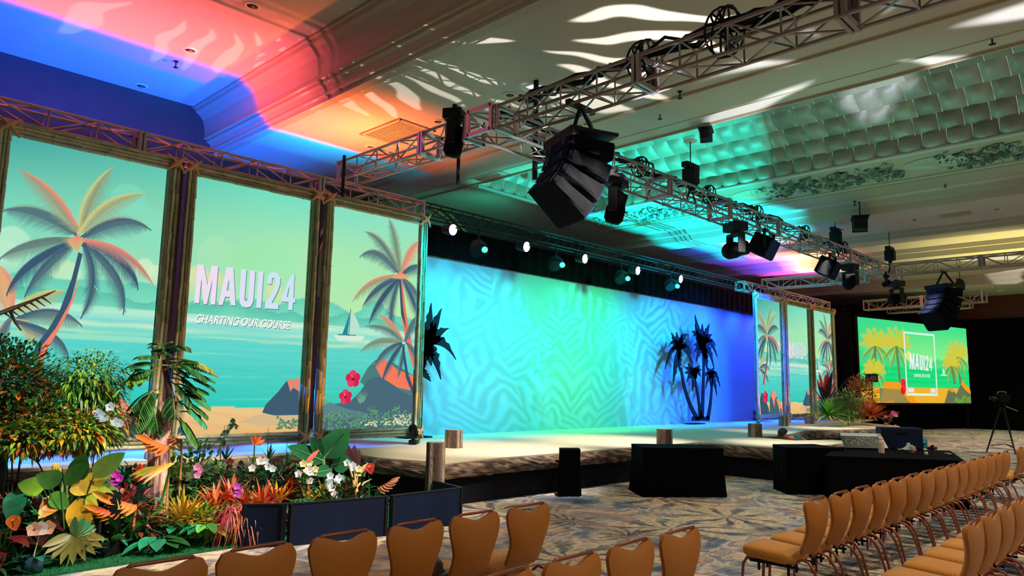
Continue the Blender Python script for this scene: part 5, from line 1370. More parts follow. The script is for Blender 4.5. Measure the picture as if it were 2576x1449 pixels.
# ---------------------------------------------------------------- black palm cut-outs in front of the cyclorama
def cutout(name, base, crowns, trunks, label, yp=12.15, th=.03, foot=None):
    """flat plywood cut-out: silhouettes measured on the plane y = yp"""
    def W_(p): h = hit(p[0], p[1], y=yp); return (h.x, h.z)
    b0 = W_(base); t = empty(name, (b0[0], yp, SZ), 0, label, 'cut-out')
    b = MB()
    def slabp(pts):
        q = [(W_(p)[0] - b0[0], W_(p)[1] - SZ) for p in pts]; n = len(q)
        tri = tessellate_polygon([[Vector((a, c, 0)) for a, c in q]])
        b.add([(a, 0, c) for a, c in q] + [(a, th, c) for a, c in q], [tuple(x) for x in tri] + [tuple(n + i for i in x) for x in tri] + [(i, (i + 1) % n, n + (i + 1) % n, n + i) for i in range(n)])
    rnd = random.Random(len(crowns))
    for c, tips, w in crowns:
        C = Vector(c)
        for k, tp in enumerate(tips):
            T = Vector(tp[:2]); d = T - C; nr = Vector((-d.y, d.x)).normalized(); sag = tp[2] if len(tp) > 2 else 0
            up, lo = [], []
            for i in range(11):
                s = i / 10; p = C + d * s + Vector((0, -sag * 4 * s * (1 - s))); ww = w * (.45 + .9 * sin(pi * min(1, s * .9 + .1))) * (1 - s ** 3)
                j = (1.0 if i % 2 else .55) if s > .2 else 1
                up.append(p + nr * ww * .5); lo.append(p - nr * ww * .8 * j)
            slabp([tuple(p) for p in up + lo[::-1]])
        slabp([(c[0] + w * .9 * cos(2 * pi * k / 10), c[1] + w * 1.1 * sin(2 * pi * k / 10)) for k in range(10)])
    b.build('crown', M_SKIRT, t); b = MB()
    for pts, w0, w1 in trunks:
        q = [Vector(p) for p in pts]; n = 12; L_, R_ = [], []
        for i in range(n + 1):
            s = i / n; p = q[0] * (1 - s) ** 2 + q[1] * 2 * s * (1 - s) + q[2] * s * s; w = w0 + (w1 - w0) * s ** .7; L_.append((p.x - w, p.y)); R_.append((p.x + w, p.y))
        slabp(L_ + R_[::-1])
    if foot: slabp(foot)
    b.M = None; b.build('trunk', M_SKIRT, t)
    MB().b2((-.35, .03, 0), (.35, .40, .03)).build('base_board', M_SKIRT, t)
    return t
Zc = lambda L_: [(1640 + a[0] / 4.264, 760 + a[1] / 4.264) + tuple(a[2:]) for a in L_]
cr = [(Zc([(290, 500)])[0], Zc([(215, 330), (270, 320), (400, 355, 14), (180, 485, 16), (145, 720, 22), (230, 890, 6), (440, 660, 16), (430, 560, 18), (300, 740), (370, 450), (330, 340), (195, 540, 8), (400, 500, 6)]), 8),
      (Zc([(545, 480)])[0], Zc([(465, 135, -4), (545, 230), (620, 235, 4), (420, 315, 14), (660, 350, 10), (450, 465, 6), (690, 465, 16), (705, 590, 24), (670, 710, 22), (600, 740, 6), (480, 640, 8), (460, 540, 6), (600, 640), (500, 330), (590, 380), (470, 270)]), 9),
      (Zc([(460, 740)])[0], Zc([(350, 690), (345, 760), (375, 860, 6), (440, 960), (530, 800, 4), (520, 680), (390, 660), (470, 850), (540, 720), (420, 820)]), 7),
      (Zc([(640, 760)])[0], Zc([(600, 700), (570, 800, 4), (580, 930, 10), (640, 940), (700, 1000, 8), (735, 910, 14), (700, 750), (670, 700), (610, 850), (560, 760)]), 5.5)]
tk = [(Zc([(500, 1265), (360, 1050), (315, 700)]), 6, 2.2), (Zc([(525, 1250), (515, 1080), (470, 850)]), 4, 2.0), (Zc([(540, 1250), (560, 900), (560, 560)]), 4.2, 2.4), (Zc([(600, 1260), (640, 1100), (650, 830)]), 4.5, 1.8)]
ft = Zc([(430, 1275), (440, 1225), (490, 1232), (510, 1225), (525, 1150), (548, 1225), (575, 1232), (612, 1215), (622, 1275)])
cutout('palm_cutout', (1763, 1058), cr, tk, 'black palm silhouette cut-out with four crowns near the blue end of the backdrop', foot=ft)
cr = [((1076, 870), [(1086, 762, -2), (1112, 776, 4), (1132, 826, 10), (1148, 905, 26), (1110, 955, 16), (1086, 920), (1020, 800), (1010, 860, 8), (1004, 930, 16), (1040, 960), (1050, 780), (1098, 810), (1120, 850, 6)], 15), ((1060, 930), [(1085, 960), (1040, 990), (1020, 950), (1075, 900)], 10)]
cutout('palm_cutout', (1058, 1098), cr, [([(1040, 1090), (1030, 1000), (1072, 880)], 9, 5), ([(1052, 1090), (1060, 1020), (1060, 930)], 8, 4)], 'black palm silhouette cut-out half hidden behind the large left screen', foot=[(1030, 1098), (1034, 1080), (1062, 1080), (1066, 1098)])

# ---------------------------------------------------------------- plants
G1, G2, G3, G4 = lin(36, 92, 40), lin(70, 128, 50), lin(24, 66, 36), lin(120, 160, 60)
GOLD, GOLD2, ORA, RED, DRED = lin(228, 178, 40), lin(240, 204, 84), lin(226, 110, 36), lin(206, 44, 40), lin(84, 18, 24)
TEAL, LIME, SALM2, PINKL, MAG, WHT = lin(40, 150, 110), lin(150, 200, 50), lin(226, 128, 84), lin(220, 120, 130), lin(200, 30, 190), lin(235, 232, 238)
def jit(c, rnd, a=.25): k = 1 + rnd.uniform(-a, a); return (c[0] * k, c[1] * k * rnd.uniform(.92, 1.08), c[2] * k)
def blade(mb, p, d, up, L_, w, droop, col, tipc=None, n=5, fold=.15, shape=1.0, serr=0):
    """one leaf: starts at p, heads along d, drooping; pointed oval outline with a folded midrib"""
    p = Vector(p); d = Vector(d).normalized(); up = Vector(up)
    sd = d.cross(up)
    if sd.length < 1e-3: sd = d.cross(Vector((1, 0, 0)))
    sd.normalize(); nrm = sd.cross(d).normalized()
    vs, cs, fs = [], [], []
    for i in range(n + 1):
        s = i / n; q = p + d * (L_ * s) + Vector((0, 0, -1)) * (droop * L_ * s * s)
        ww = w * (sin(pi * min(1, s ** shape)) ** .75 if 0 < s < 1 else (.12 if s == 0 else .0))
        if serr and i % 2: ww *= serr
        c = col if tipc is None else mixc(col, tipc, s)
        vs += [q - sd * ww + nrm * ww * fold * 2, q, q + sd * ww + nrm * ww * fold * 2]; cs += [c, tuple(v * .8 for v in c), c]
        if i:
            b = 3 * i; fs += [(b - 3, b - 2, b + 1, b), (b - 2, b - 1, b + 2, b + 1)]
    mb.add(vs, fs, cs)
class Plant:
    def __init__(s, name, px, py, Y, label, cat='plant', group=None, z=.02, seed=0):
        """stands at the point of the mat seen at photo column px, distance y = Y"""
        h = hit(px, 1200, y=Y); s.t = empty(name, (h.x, Y, z), 0, label, cat, group); s.x = h.x; s.Y = Y; s.z = z
        s.rnd = random.Random(seed + int(px)); s.leaf, s.stem, s.fl = MB(), MB(), MB()
    def off(s, px, py, dy=0.):
        h = hit(px, py, y=s.Y + dy); return Vector((h.x - s.x, dy, h.z - s.z))
    def done(s, leafname='foliage', flname='flower'):
        if s.stem.v: s.stem.build('stem', M_STEM, s.t, smooth=True)
        if s.leaf.v: s.leaf.build(leafname, M_LEAF, s.t, smooth=True)
        if s.fl.v: s.fl.build(flname, M_PETAL, s.t, smooth=True)
        return s.t
    def rosette(s, c, n, L_, w, cols, elev=(.2, 1.2), droop=.4, tip=None, shape=1., spread=pi * 2, a0=0, fold=.15, seg=5, serr=0):
        r = s.rnd
        for k in range(n):
            a = a0 + spread * (k + r.uniform(-.4, .4)) / n; e = r.uniform(*elev); ll = L_ * r.uniform(.7, 1.15)
            d = Vector((cos(a) * cos(e), sin(a) * cos(e), sin(e)))
            blade(s.leaf, c, d, (0, 0, 1), ll, w * r.uniform(.8, 1.2), droop * r.uniform(.6, 1.4), jit(r.choice(cols), r), tip, seg, fold, shape, serr)
    def petioled(s, c, n, R, H, L_, w, cols, elev=(.3, 1.3), stemc=G2, hang=.5, shape=.75, a0=0, spread=2 * pi, seg=6, serr=0, tip=None):
        """big leaves on long stalks"""
        r = s.rnd; c = Vector(c)
        for k in range(n):
            a = a0 + spread * (k + r.uniform(-.4, .4)) / n; e = r.uniform(*elev); h = H * r.uniform(.75, 1.1)
            q = c + Vector((cos(a) * cos(e) * R, sin(a) * cos(e) * R, h * sin(e) + .05)); m_ = c + (q - c) * .5 + Vector((0, 0, .12 * h))
            s.stem.tube([c, m_, q], [.010, .008, .006], 5, stemc)
            d = Vector((cos(a), sin(a), .35 - hang * r.uniform(.5, 1.4)))
            blade(s.leaf, q, d, (0, 0, 1), L_ * r.uniform(.75, 1.15), w * r.uniform(.8, 1.15), .25, jit(r.choice(cols), r), tip, seg, .12, shape, serr)
    def frondp(s, c, d, L_, ll, cols, n=22, droop=.6, w=.012, ribc=G2):
        r = s.rnd; c = Vector(c); d = Vector(d).normalized(); pts = []
        for i in range(n + 1):
            t = i / n; pts.append(c + d * (L_ * t) + Vector((0, 0, -1)) * (droop * L_ * t * t))
        s.stem.tube(pts[::3] + [pts[-1]], [.008] * (len(pts[::3])) + [.003], 4, ribc)
        for i in range(3, n):
            t = i / n; tg = (pts[i + 1] - pts[i - 1]).normalized(); sd = tg.cross(Vector((0, 0, 1)))
            if sd.length < .01: sd = Vector((1, 0, 0))
            sd.normalize(); col = jit(r.choice(cols), r)
            for q in (-1, 1):
                blade(s.leaf, pts[i], sd * q * .9 + tg * .75 + Vector((0, 0, .1)), (0, 0, 1), ll * (sin(pi * t ** .8) ** .6 * .8 + .2), w, .5, col, None, 3, .2)
    def cloud(s, c, rad, n, L_, w, cols, out=.7, droop=.2, branches=8, seg=3, tip=None, shape=.8):
        """shrub crown: leaves on the shell of an ellipsoid, pointing outwards, on branches"""
        r = s.rnd; c = Vector(c); rad = Vector(rad)
        for k in range(branches):
            a, e = r.uniform(0, 2 * pi), r.uniform(-.2, 1.4); q = c + Vector((rad.x * cos(a) * cos(e), rad.y * sin(a) * cos(e), rad.z * sin(e))) * .85
            s.stem.tube([(0, c.y * .3, 0), tuple(c * .75), tuple(q)], [.010, .008, .003], 5, lin(64, 54, 40))
        for k in range(n):
            u = r.uniform(-1, 1); a = r.uniform(0, 2 * pi); q = sqrt(1 - u * u); d = Vector((q * cos(a), q * sin(a), u)); rr = r.uniform(.45, 1.05)
            p = c + Vector((d.x * rad.x, d.y * rad.y, d.z * rad.z)) * rr
            dd = d * out + Vector((r.uniform(-1, 1), r.uniform(-1, 1), r.uniform(-.4, 1))) * (1 - out)
            blade(s.leaf, p, dd, (0, 0, 1), L_ * r.uniform(.6, 1.2), w * r.uniform(.7, 1.2), droop, jit(r.choice(cols), r, .35), tip, seg, .15, shape)
    def petals(s, c, n, R, w, col, face, mid=None, shape=.8):
        face = Vector(face).normalized(); a_ = face.cross(Vector((0, 0, 1)))
        if a_.length < .01: a_ = Vector((1, 0, 0))
        a_.normalize(); b_ = a_.cross(face).normalized()
        for k in range(n):
            an = 2 * pi * k / n + .3; d = a_ * cos(an) + b_ * sin(an) + face * .35
            blade(s.fl, c, d, face, R, w, .0, col, None, 4, .05, shape)
        if mid: s.fl.lathe([(0, -R * .14), (R * .14, 0), (0, R * .14)], tuple(Vector(c) + face * R * .12), 8, mid)
TOCAM = Vector((-.45, -.85, .25))

# dark mounded shrub at the left edge, upper
p = Plant('bushy_shrub', 40, 850, 9.9, 'big dark green mounded shrub at the left edge of the picture', seed=1)
p.cloud(p.off(10, 950), (.62, .40, .46), 2600, .075, .016, [G1, G3, G2, lin(60, 110, 70)], branches=7); p.cloud(p.off(70, 1010), (.50, .35, .45), 1300, .075, .017, [G1, G3, G1, G2, lin(120, 80, 40), G2], branches=8); p.done()
p = Plant('copper_shrub', 50, 980, 9.2, 'rusty orange and dark leaved bush below the big dark shrub', seed=2)
p.cloud(p.off(30, 960), (.42, .3, .25), 620, .095, .024, [ORA, G1, G1, G3, G1, G2]); p.cloud(p.off(60, 1050), (.5, .3, .28), 900, .085, .021, [G2, lin(110, 140, 90), G4, ORA, G1, G2]); p.done()
# dark bare palm branch from the left edge
p = Plant('dry_palm_branch', 2, 780, 9.4, 'dark bare branch with short twigs reaching in from the left edge', seed=3)
c = p.off(-30, 800); e = p.off(118, 742); p.stem.tube([(0, 0, 0), (.0, 0, 1.2), tuple(c), tuple(c.lerp(e, .4)), tuple(e)], [.05, .04, .05, .028, .006], 6, lin(46, 36, 28))
for k in range(14):
    t = .25 + k * .055; q = c.lerp(e, t); p.stem.tube([tuple(q), tuple(q + Vector((.10, 0, .07 * (1 if k % 2 else -1))))], [.014, .004], 4, lin(50, 40, 32))
q = c.lerp(e, .35); p.stem.tube([tuple(q), tuple(q + Vector((.07, 0, -.14))), tuple(q + Vector((.13, 0, -.22)))], [.018, .014, .008], 5, lin(40, 32, 26)); p.done()
# curly light green shrub
p = Plant('curly_croton', 225, 900, 9.4, 'tall curly leaved green and yellow shrub left of the rock picture', seed=4)
p.cloud(p.off(225, 960), (.42, .32, .36), 1500, .10, .015, [G2, G4, G1, LIME], droop=.8, branches=12); p.cloud(p.off(170, 1000), (.34, .3, .3), 620, .09, .015, [G1, G2, G4], droop=.7); p.cloud(p.off(250, 1040), (.36, .26, .22), 620, .09, .015, [G4, LIME, GOLD], droop=.7); p.done()
p = Plant('yellow_croton', 215, 1080, 9.1, 'yellow and orange croton mound under the curly shrub', seed=5)
p.cloud(p.off(200, 1080), (.55, .35, .22), 1150, .11, .019, [GOLD, ORA, G4, lin(140, 150, 60), LIME, G2, G2, G4], droop=.5); p.cloud(p.off(60, 1095), (.5, .3, .2), 760, .09, .018, [G2, LIME, ORA, G4, G1, GOLD], droop=.4); p.done()
# white orchid blossoms
p = Plant('blue_white_orchid', 270, 1040, 8.9, 'pale blue white orchid blossoms in front of the dark rock picture', seed=6)
p.stem.tube([(0, 0, 0), (.02, 0, .8), tuple(p.off(275, 1020))], [.008, .006, .004], 5, G2)
for a, b in ((278, 1024), (252, 1045), (262, 1052), (290, 1062), (246, 1040), (300, 1066)): p.petals(p.off(a, b), 5, .06, .028, lin(190, 214, 240), TOCAM, GOLD2)
p.done()
# philodendron on the trunk
p = Plant('climber_on_trunk', 405, 1100, 9.0, 'climbing split leaf plant on a pale trunk in front of the first bamboo post', seed=7)
b_ = p.off(405, 1190); 
tk_ = MB(); tk_.grid(lambda u, v: tuple(Vector((0, 0, 0)).lerp(p.off(398, 1110), min(1, v * 2)).lerp(p.off(424, 1010), max(0, v * 2 - 1)) + Vector((cos(2 * pi * u), sin(2 * pi * u), 0)) * (.125 - .03 * v) * (1 + .06 * sin(u * 40))), 20, 12, colfn=lambda u, v: random.choice((lin(226, 170, 156), lin(196, 140, 140), lin(150, 110, 130), lin(236, 190, 160))), closeu=True); tk_.build('trunk', M_BARK, p.t)  # pink light on the trunk is put into the bark colours
p.stem.tube([tuple(p.off(425, 1050)), tuple(p.off(430, 1000)), tuple(p.off(415, 930)), tuple(p.off(412, 905))], [.04, .045, .03, .015], 8, lin(66, 36, 30))
LV = ((400, 920, .42, .10, 2.9, G1), (420, 905, .50, .15, .0, lin(150, 160, 80)), (400, 900, .36, .09, 1.9, G3), (385, 940, .34, .10, 3.3, LIME), (430, 950, .36, .10, -.5, G2), (395, 980, .34, .11, 3.8, G1), (440, 985, .38, .12, -.4, TEAL), (448, 1010, .34, .11, -.9, TEAL), (385, 1010, .32, .10, 4.2, G2), (460, 975, .28, .09, .0, G2), (380, 955, .25, .08, 3.0, G4), (450, 1050, .3, .09, -1.2, G2), (372, 1040, .22, .07, 4.3, G2), (425, 925, .44, .10, .4, G2), (405, 890, .3, .06, 1.3, G3), (440, 930, .5, .08, .15, lin(130, 140, 70)))
for a, b, L_, w, da, cc in [(q[0] + i * random.uniform(-14, 14), q[1] + i * random.uniform(-16, 14), q[2] * (.9 - .12 * i), q[3], q[4] + i * random.uniform(-.7, .7), (q[5], G1, G3)[i]) for q in LV for i in range(3)]:
    c = p.off(a, b, p.rnd.uniform(-.15, .1)); d = Vector((cos(da), -.35, sin(da) * .7 + .25)); p.frondp(c, d, L_ * 1.15, w * 1.5, [cc, cc, G2], 15, .45, w * .17, lin(90, 120, 60))
for a, b in ((330, 958), (352, 952)): blade(p.leaf, p.off(a, b + -15, -.1), (0, -.1, -1), TOCAM, .17, .045, 0, lin(120, 190, 30), None, 5, .1)
p.stem.tube([tuple(p.off(395, 930)), tuple(p.off(340, 935)), tuple(p.off(285, 1000))], [.012, .012, .010], 5, LIME)
p.done()
# spiky blades
p = Plant('spiky_dracaena', 170, 1180, 8.9, 'spray of long grey green blades behind the gold leaved croton', seed=8)
p.rosette((0, 0, .15), 26, .75, .018, [G2, TEAL, lin(130, 150, 90)], (.5, 1.4), .15, fold=.3)
p.done()
# gold croton, large broad leaves
p = Plant('gold_leaf_croton', 185, 1300, 8.35, 'large croton with broad golden and green leaves, nearest the picture bottom left', seed=9)
for a, b, L_, w, ang, cc, tc in ((190, 1210, .36, .10, 1.5, G1, G2), (235, 1200, .40, .10, .9, lin(120, 140, 60), G2), (150, 1215, .30, .10, 2.6, G1, G2), (195, 1255, .42, .14, -1.3, GOLD, lin(240, 170, 30)), (215, 1245, .34, .13, -.35, LIME, GOLD2), (110, 1230, .30, .10, 2.7, LIME, G2), (125, 1245, .22, .08, -.6, lin(90, 170, 60), G2), (150, 1250, .26, .09, 3.8, ORA, GOLD), (175, 1235, .3, .08, .3, GOLD2, GOLD), (205, 1225, .30, .09, .6, GOLD, G4), (210, 1275, .26, .11, -1.6, G2, TEAL), (45, 1235, .28, .10, 4.5, TEAL, G3), (240, 1235, .22, .07, .1, lin(120, 170, 90), G4), (165, 1220, .34, .08, 1.1, G2, G1)):
    c = p.off(a, b, p.rnd.uniform(-.12, .12)); q = Vector((cos(ang), -.4, sin(ang))); p.stem.tube([(0, 0, .05), tuple(c * .5 + Vector((0, 0, .05))), tuple(c)], [.012, .009, .006], 5, G2); blade(p.leaf, c, q, TOCAM, L_, w, .12, cc, tc, 8, .10, .7)
for _ in range(7): p.fl.lathe([(0, -.03), (.018, 0), (0, .05)], tuple(p.off(140 + p.rnd.uniform(-8, 16), 1185 + p.rnd.uniform(-14, 10))), 6, GOLD2)
p.done()
# purple orchid
def orchid(px, py, Y, label, col, n, seed, sp=.10):
    p = Plant('orchid_spray', px, py, Y, label, 'flower', None, seed=seed); c = p.off(px, py)
    p.stem.tube([(0, 0, 0), (c.x * .5, 0, c.z * .6), tuple(c)], [.008, .006, .003], 5, G2)
    for _ in range(n): p.petals(c + Vector((p.rnd.uniform(-.5, .5) * sp, p.rnd.uniform(-.03, .03), p.rnd.uniform(-1, 1) * sp)), 5, .05, .024, jit(col, p.rnd, .12), TOCAM + Vector((p.rnd.uniform(-.3, .3), 0, 0)), GOLD2)
    p.rosette((0, 0, .05), 5, .25, .03, [G1, G2], (.2, .8), .4); p.done()
orchid(284, 1218, 8.6, 'magenta orchid spray beside the black fixture leaves', MAG, 12, 1, .13)
orchid(597, 1232, 8.3, 'purple orchid spray over the barrier corner', lin(196, 70, 190), 8, 2, .06)
orchid(497, 1185, 8.9, 'pink orchid spray above the golden grass', lin(224, 140, 190), 5, 3, .06)
# red heads and orange hanging heliconia
p = Plant('red_ginger', 352, 1210, 8.7, 'red torch shaped ginger flower left of the golden grass', seed=10)
c = p.off(350, 1215); p.stem.tube([(0, 0, 0), tuple(c)], [.012, .010], 6, G2)
for k in range(34): a = k * 2.4; e = .2 + k * .035; blade(p.fl, c + Vector((0, 0, .03 * k / 10)), (cos(a) * cos(e), sin(a) * cos(e), sin(e)), (0, 0, 1), .12, .03, .0, jit(RED, p.rnd), lin(240, 90, 60), 3, .2)
p.rosette((0, 0, .1), 9, .5, .05, [G1, DRED, G3], (.5, 1.2), .3); p.done()
def heliconia(px, py, Y, label, col, tipc, n, dirx, size, seed):
    p = Plant('heliconia', px, py, Y, label, 'flower', seed=seed); c = p.off(px, py)
    p.stem.tube([(0, 0, 0), (c.x * .3, 0, c.z * .8), tuple(c)], [.014, .012, .010], 6, lin(170, 110, 50))
    for k in range(n):
        q = c + Vector((dirx * .05 * k, -.02 * k, .015 * k)) * size; blade(p.fl, q, (dirx * .75, -.25, -.55 + .16 * k), TOCAM, .20 * size, .035 * size, -.05, col, tipc, 5, .35, .7)
    p.rosette((0, 0, .1), 5, .5, .06, [G1, G2], (.6, 1.3), .3); p.done()
heliconia(345, 1270, 8.3, 'orange and yellow hanging claw flower above the teal leaves', ORA, GOLD2, 7, -1, 1.1, 1)
heliconia(300, 1290, 8.2, 'red orange hanging claw flower with yellow tips, lower left of the red ginger', RED, GOLD, 6, -1, .9, 2)
heliconia(425, 1122, 8.8, 'big orange claw flower in front of the pale trunk', ORA, lin(255, 150, 50), 6, -1, 1.05, 3)
heliconia(455, 1105, 9.0, 'tan claw flower behind the orange one', lin(214, 140, 110), ORA, 4, -1, .8, 4)
heliconia(950, 1225, 7.9, 'salmon hanging claw flower at the right end of the flower bed', SALM2, lin(240, 160, 130), 6, .7, .75, 5)
p = Plant('banana_leaf_bundle', 395, 1170, 8.6, 'yellow and orange striped arching leaf below the orange claw flower', seed=11)
for k in range(4): blade(p.leaf, p.off(440 - k * 12, 1165 + k * 6), (-.8, -.3, -.1 + .12 * k), TOCAM, .42, .03, .35, (GOLD, ORA, G4, GOLD)[k], lin(150, 140, 40), 8, .12, .9)
p.stem.tube([(0, 0, 0), tuple(p.off(430, 1170))], [.02, .012], 6, G2); p.done()
# golden grass
p = Plant('golden_grass', 470, 1290, 8.4, 'fountain of golden yellow grass in the middle of the bed', seed=12)
p.rosette((0, 0, .12), 90, .60, .012, [GOLD, GOLD2, lin(200, 150, 30)], (.55, 1.45), .35, fold=.3, seg=4); p.done()
# teal leaves on the turf
def bigleaf(px, py, Y, label, cols, n, L_, w, seed, H=.10, elev=(.15, .8), tip=None):
    p = Plant('broad_leaf_plant', px, py, Y, label, seed=seed); p.petioled((0, 0, .04), n, .10, H, L_, w, cols, elev, hang=.35, shape=.8, tip=tip); p.done(); return p
bigleaf(408, 1360, 8.1, 'teal green broad leaved plant lying low on the turf', [TEAL, lin(30, 120, 90), G1], 13, .28, .075, 1)
bigleaf(530, 1330, 8.05, 'light green broad leaved plant beside the barrier corner', [lin(110, 190, 90), LIME, TEAL, G2], 14, .26, .06, 2, .22)
bigleaf(455, 1310, 8.4, 'dark green broad leaves behind the teal plant', [G1, G3, TEAL], 12, .25, .06, 3, .2)
bigleaf(690, 1120, 9.4, 'low green leafy plant under the beach picture', [G1, G2], 12, .22, .045, 4, .3)
bigleaf(60, 1260, 8.6, 'dark blue green round leaves at the far left', [G3, TEAL], 9, .30, .08, 5, .35, (.6, 1.3))
bigleaf(20, 1340, 8.2, 'dark red leaves at the bottom left edge', [DRED, lin(120, 30, 30)], 14, .36, .06, 6, .3, (.5, 1.3))
bigleaf(115, 1290, 8.5, 'dark wine coloured foliage behind the white orchid', [DRED, lin(60, 14, 20)], 18, .30, .06, 7, .32, (.5, 1.35))
bigleaf(590, 1345, 8.0, 'dark purple round plant against the barrier end', [lin(34, 18, 44), lin(20, 12, 26)], 26, .13, .05, 8, .20, (.3, 1.4))
bigleaf(270, 1210, 9.0, 'black green upright leaves behind the magenta orchid', [G3, lin(18, 40, 34)], 12, .34, .06, 9, .4, (.6, 1.4))
bigleaf(20, 1230, 9.3, 'small dark plant in front of the blue lit deck', [G3, lin(20, 30, 30)], 12, .2, .05, 10, .4, (.6, 1.4))
for i, (px, top, Y, cols, lb) in enumerate(((30, 1240, 8.8, [DRED, lin(130, 40, 30), G3], 'dark red small leaved bush at the far left'), (95, 1250, 8.7, [DRED, lin(50, 10, 16), G3], 'nearly black red bush above the white orchid'), (255, 1300, 8.4, [G1, TEAL, G3], 'small leaved green bush right of the golden croton'), (320, 1235, 8.6, [lin(190, 60, 50), DRED, ORA, PINKL], 'pink and red leaved bush around the red ginger'), (360, 1290, 8.4, [G1, lin(150, 60, 40), G3], 'dark bush between the teal plant and the claw flowers'), (530, 1275, 8.3, [lin(180, 170, 60), G2, LIME], 'yellow green bush right of the golden grass foot'))):
    p = Plant('small_leaved_bush', px, 1300, Y, lb, seed=200 + i); h = hit(px, top, y=Y).z; p.cloud((0, 0, h * .55), (.30, .24, h * .45), 240, .12, .022, cols, branches=5); p.done()
# gold monstera and ground plants
p = Plant('monstera_leaf', 190, 1380, 8.0, 'gold green split monstera leaf by the white orchid', seed=13)
c = p.off(185, 1345)
p.stem.tube([(0, 0, 0), tuple(c)], [.012, .008], 5, G2)
for k in range(9): a = -2.9 + k * .33; blade(p.leaf, c + Vector((.03 * cos(a), 0, 0)), (cos(a), -.25, sin(a) * .8), TOCAM, .26, .042, .08, lin(112, 108, 48), lin(150, 140, 70), 5, .1, .7)
for k in range(5): a = .4 + k * .3; blade(p.leaf, c, (cos(a), -.1, sin(a) * .6), TOCAM, .2, .04, .1, lin(110, 140, 70), TEAL, 5, .1, .7)
p.done()
p = Plant('potted_white_orchid', 103, 1400, 7.95, 'white orchid with peach edges in a clear glass pot on the turf', 'flower', seed=14)
c = p.off(103, 1330); p.stem.tube([(0, 0, .1), tuple(c)], [.006, .004], 6, lin(150, 170, 150))
for dx_, cc in ((-.05, lin(240, 190, 160)), (.06, lin(240, 180, 140)), (0, WHT)): p.petals(c + Vector((dx_, 0, 0)), 5, .075, .04, cc, TOCAM, lin(120, 60, 90))
p.rosette((0, 0, .12), 6, .22, .03, [G1, TEAL], (.2, .9), .4); t = p.done()
MB().lathe([(0, 0), (.09, 0), (.10, .15), (.095, .15), (.085, .01)], n=16, col=lin(40, 70, 90)).build('glass_pot', M_VCG, t, smooth=True)
for i, (px, Y, lb) in enumerate(((10, 7.95, 'striped dark blades at the bottom left corner'), (60, 8.0, 'dark tuft of blades left of the glass pot'), (215, 8.15, 'teal and green tuft right of the gold monstera'), (330, 8.6, 'dark green blades under the claw flowers'), (400, 8.5, 'dark fan palm left of the golden grass'))):
    p = Plant('blade_tuft', px, 1380, Y, lb, seed=20 + i); p.rosette((0, 0, .05), 26, .36, .018, [G1, G3, TEAL, lin(60, 110, 90)], (.2, 1.3), .4, fold=.3); p.done()
# ti plants and crotons along the barrier
rnd = random.Random(77)
for i, (px, top, Y, cols, lb) in enumerate(((545, 1190, 8.6, [SALM2, RED, ORA], 'salmon red ti plant left of the barrier'), (585, 1165, 8.8, [RED, SALM2], 'tall red ti plant behind the purple orchid'), (620, 1200, 8.4, [ORA, DRED, SALM2], 'orange croton above the pink grass'), (665, 1190, 8.3, [SALM2, ORA, RED], 'coral croton in the middle of the bed'), (700, 1185, 8.4, [ORA, GOLD, DRED], 'orange twisted croton behind the barrier'), (735, 1170, 8.6, [RED, lin(230, 60, 40)], 'bright red ti leaves below the banana leaves'), (780, 1200, 8.2, [GOLD2, lin(220, 190, 110), ORA], 'cream and yellow croton left of the white flowers'), (820, 1195, 8.1, [lin(226, 206, 120), GOLD2, G4], 'pale yellow croton with white flowers'), (860, 1190, 8.3, [GOLD2, G4, SALM2], 'yellow green croton right of the white flowers'), (640, 1245, 8.1, [DRED, ORA, RED], 'dark red croton close to the barrier'), (705, 1240, 8.0, [lin(190, 90, 50), DRED, ORA], 'brown orange croton close to the barrier'), (500, 1240, 8.7, [SALM2, GOLD, ORA], 'orange grass like croton right of the golden grass'), (440, 1150, 9.2, [G2, G4], 'green bush at the foot of the pale trunk'), (490, 1110, 9.3, [G1, G2], 'ferny green bush beside the sand picture'), (560, 1168, 9.2, [G1, DRED, G2], 'dark green bush under the sand picture'), (630, 1165, 9.2, [G1, G3, lin(70, 70, 60)], 'dark bush behind the red crotons'), (700, 1172, 9.0, [G3, G1, DRED], 'dark understorey bush in the middle'), (770, 1180, 8.7, [G3, G1], 'dark understorey bush below the banana leaves'), (330, 1182, 9.0, [G3, G1, TEAL], 'dark understorey bush in front of the blue deck'), (880, 1210, 8.0, [G1, DRED, G3], 'dark understorey bush by the right end'))):
    p = Plant('croton' if i < 12 else 'leafy_bush', px, 1250, Y, lb, seed=40 + i); h = hit(px, top, y=Y).z
    if i < 12:
        p.rosette((0, 0, h * .35), 34, h * .62, .020, cols, (.35, 1.45), .22, fold=.25, seg=4, shape=.8); p.rosette((0, 0, h * .1), 20, h * .5, .022, cols + [G1], (.1, .9), .3, fold=.25, seg=4)
        p.stem.tube([(0, 0, 0), (0, 0, h * .5)], [.015, .008], 5, lin(90, 50, 40))
    else: p.cloud((0, 0, h * .6), (.32, .26, h * .4), 260, .12, .028, cols)
    p.done()
# pink fountain grass at the barrier corner
for i, (px, cc) in enumerate(((585, [PINKL, lin(200, 70, 80)]), (615, [SALM2, PINKL, ORA]), (640, [lin(220, 100, 60), SALM2]))):
    p = Plant('fountain_grass', px, 1290, 7.95 if i == 0 else 7.9, ('dark pink', 'salmon pink', 'orange pink')[i] + ' drooping fountain grass at the barrier corner', seed=80 + i); p.rosette((0, 0, .32), 110, .34, .006, cc, (.2, 1.4), 1.2, fold=.3, seg=5); p.stem.tube([(0, 0, 0), (0, 0, .33)], [.03, .02], 6, G1); p.done()
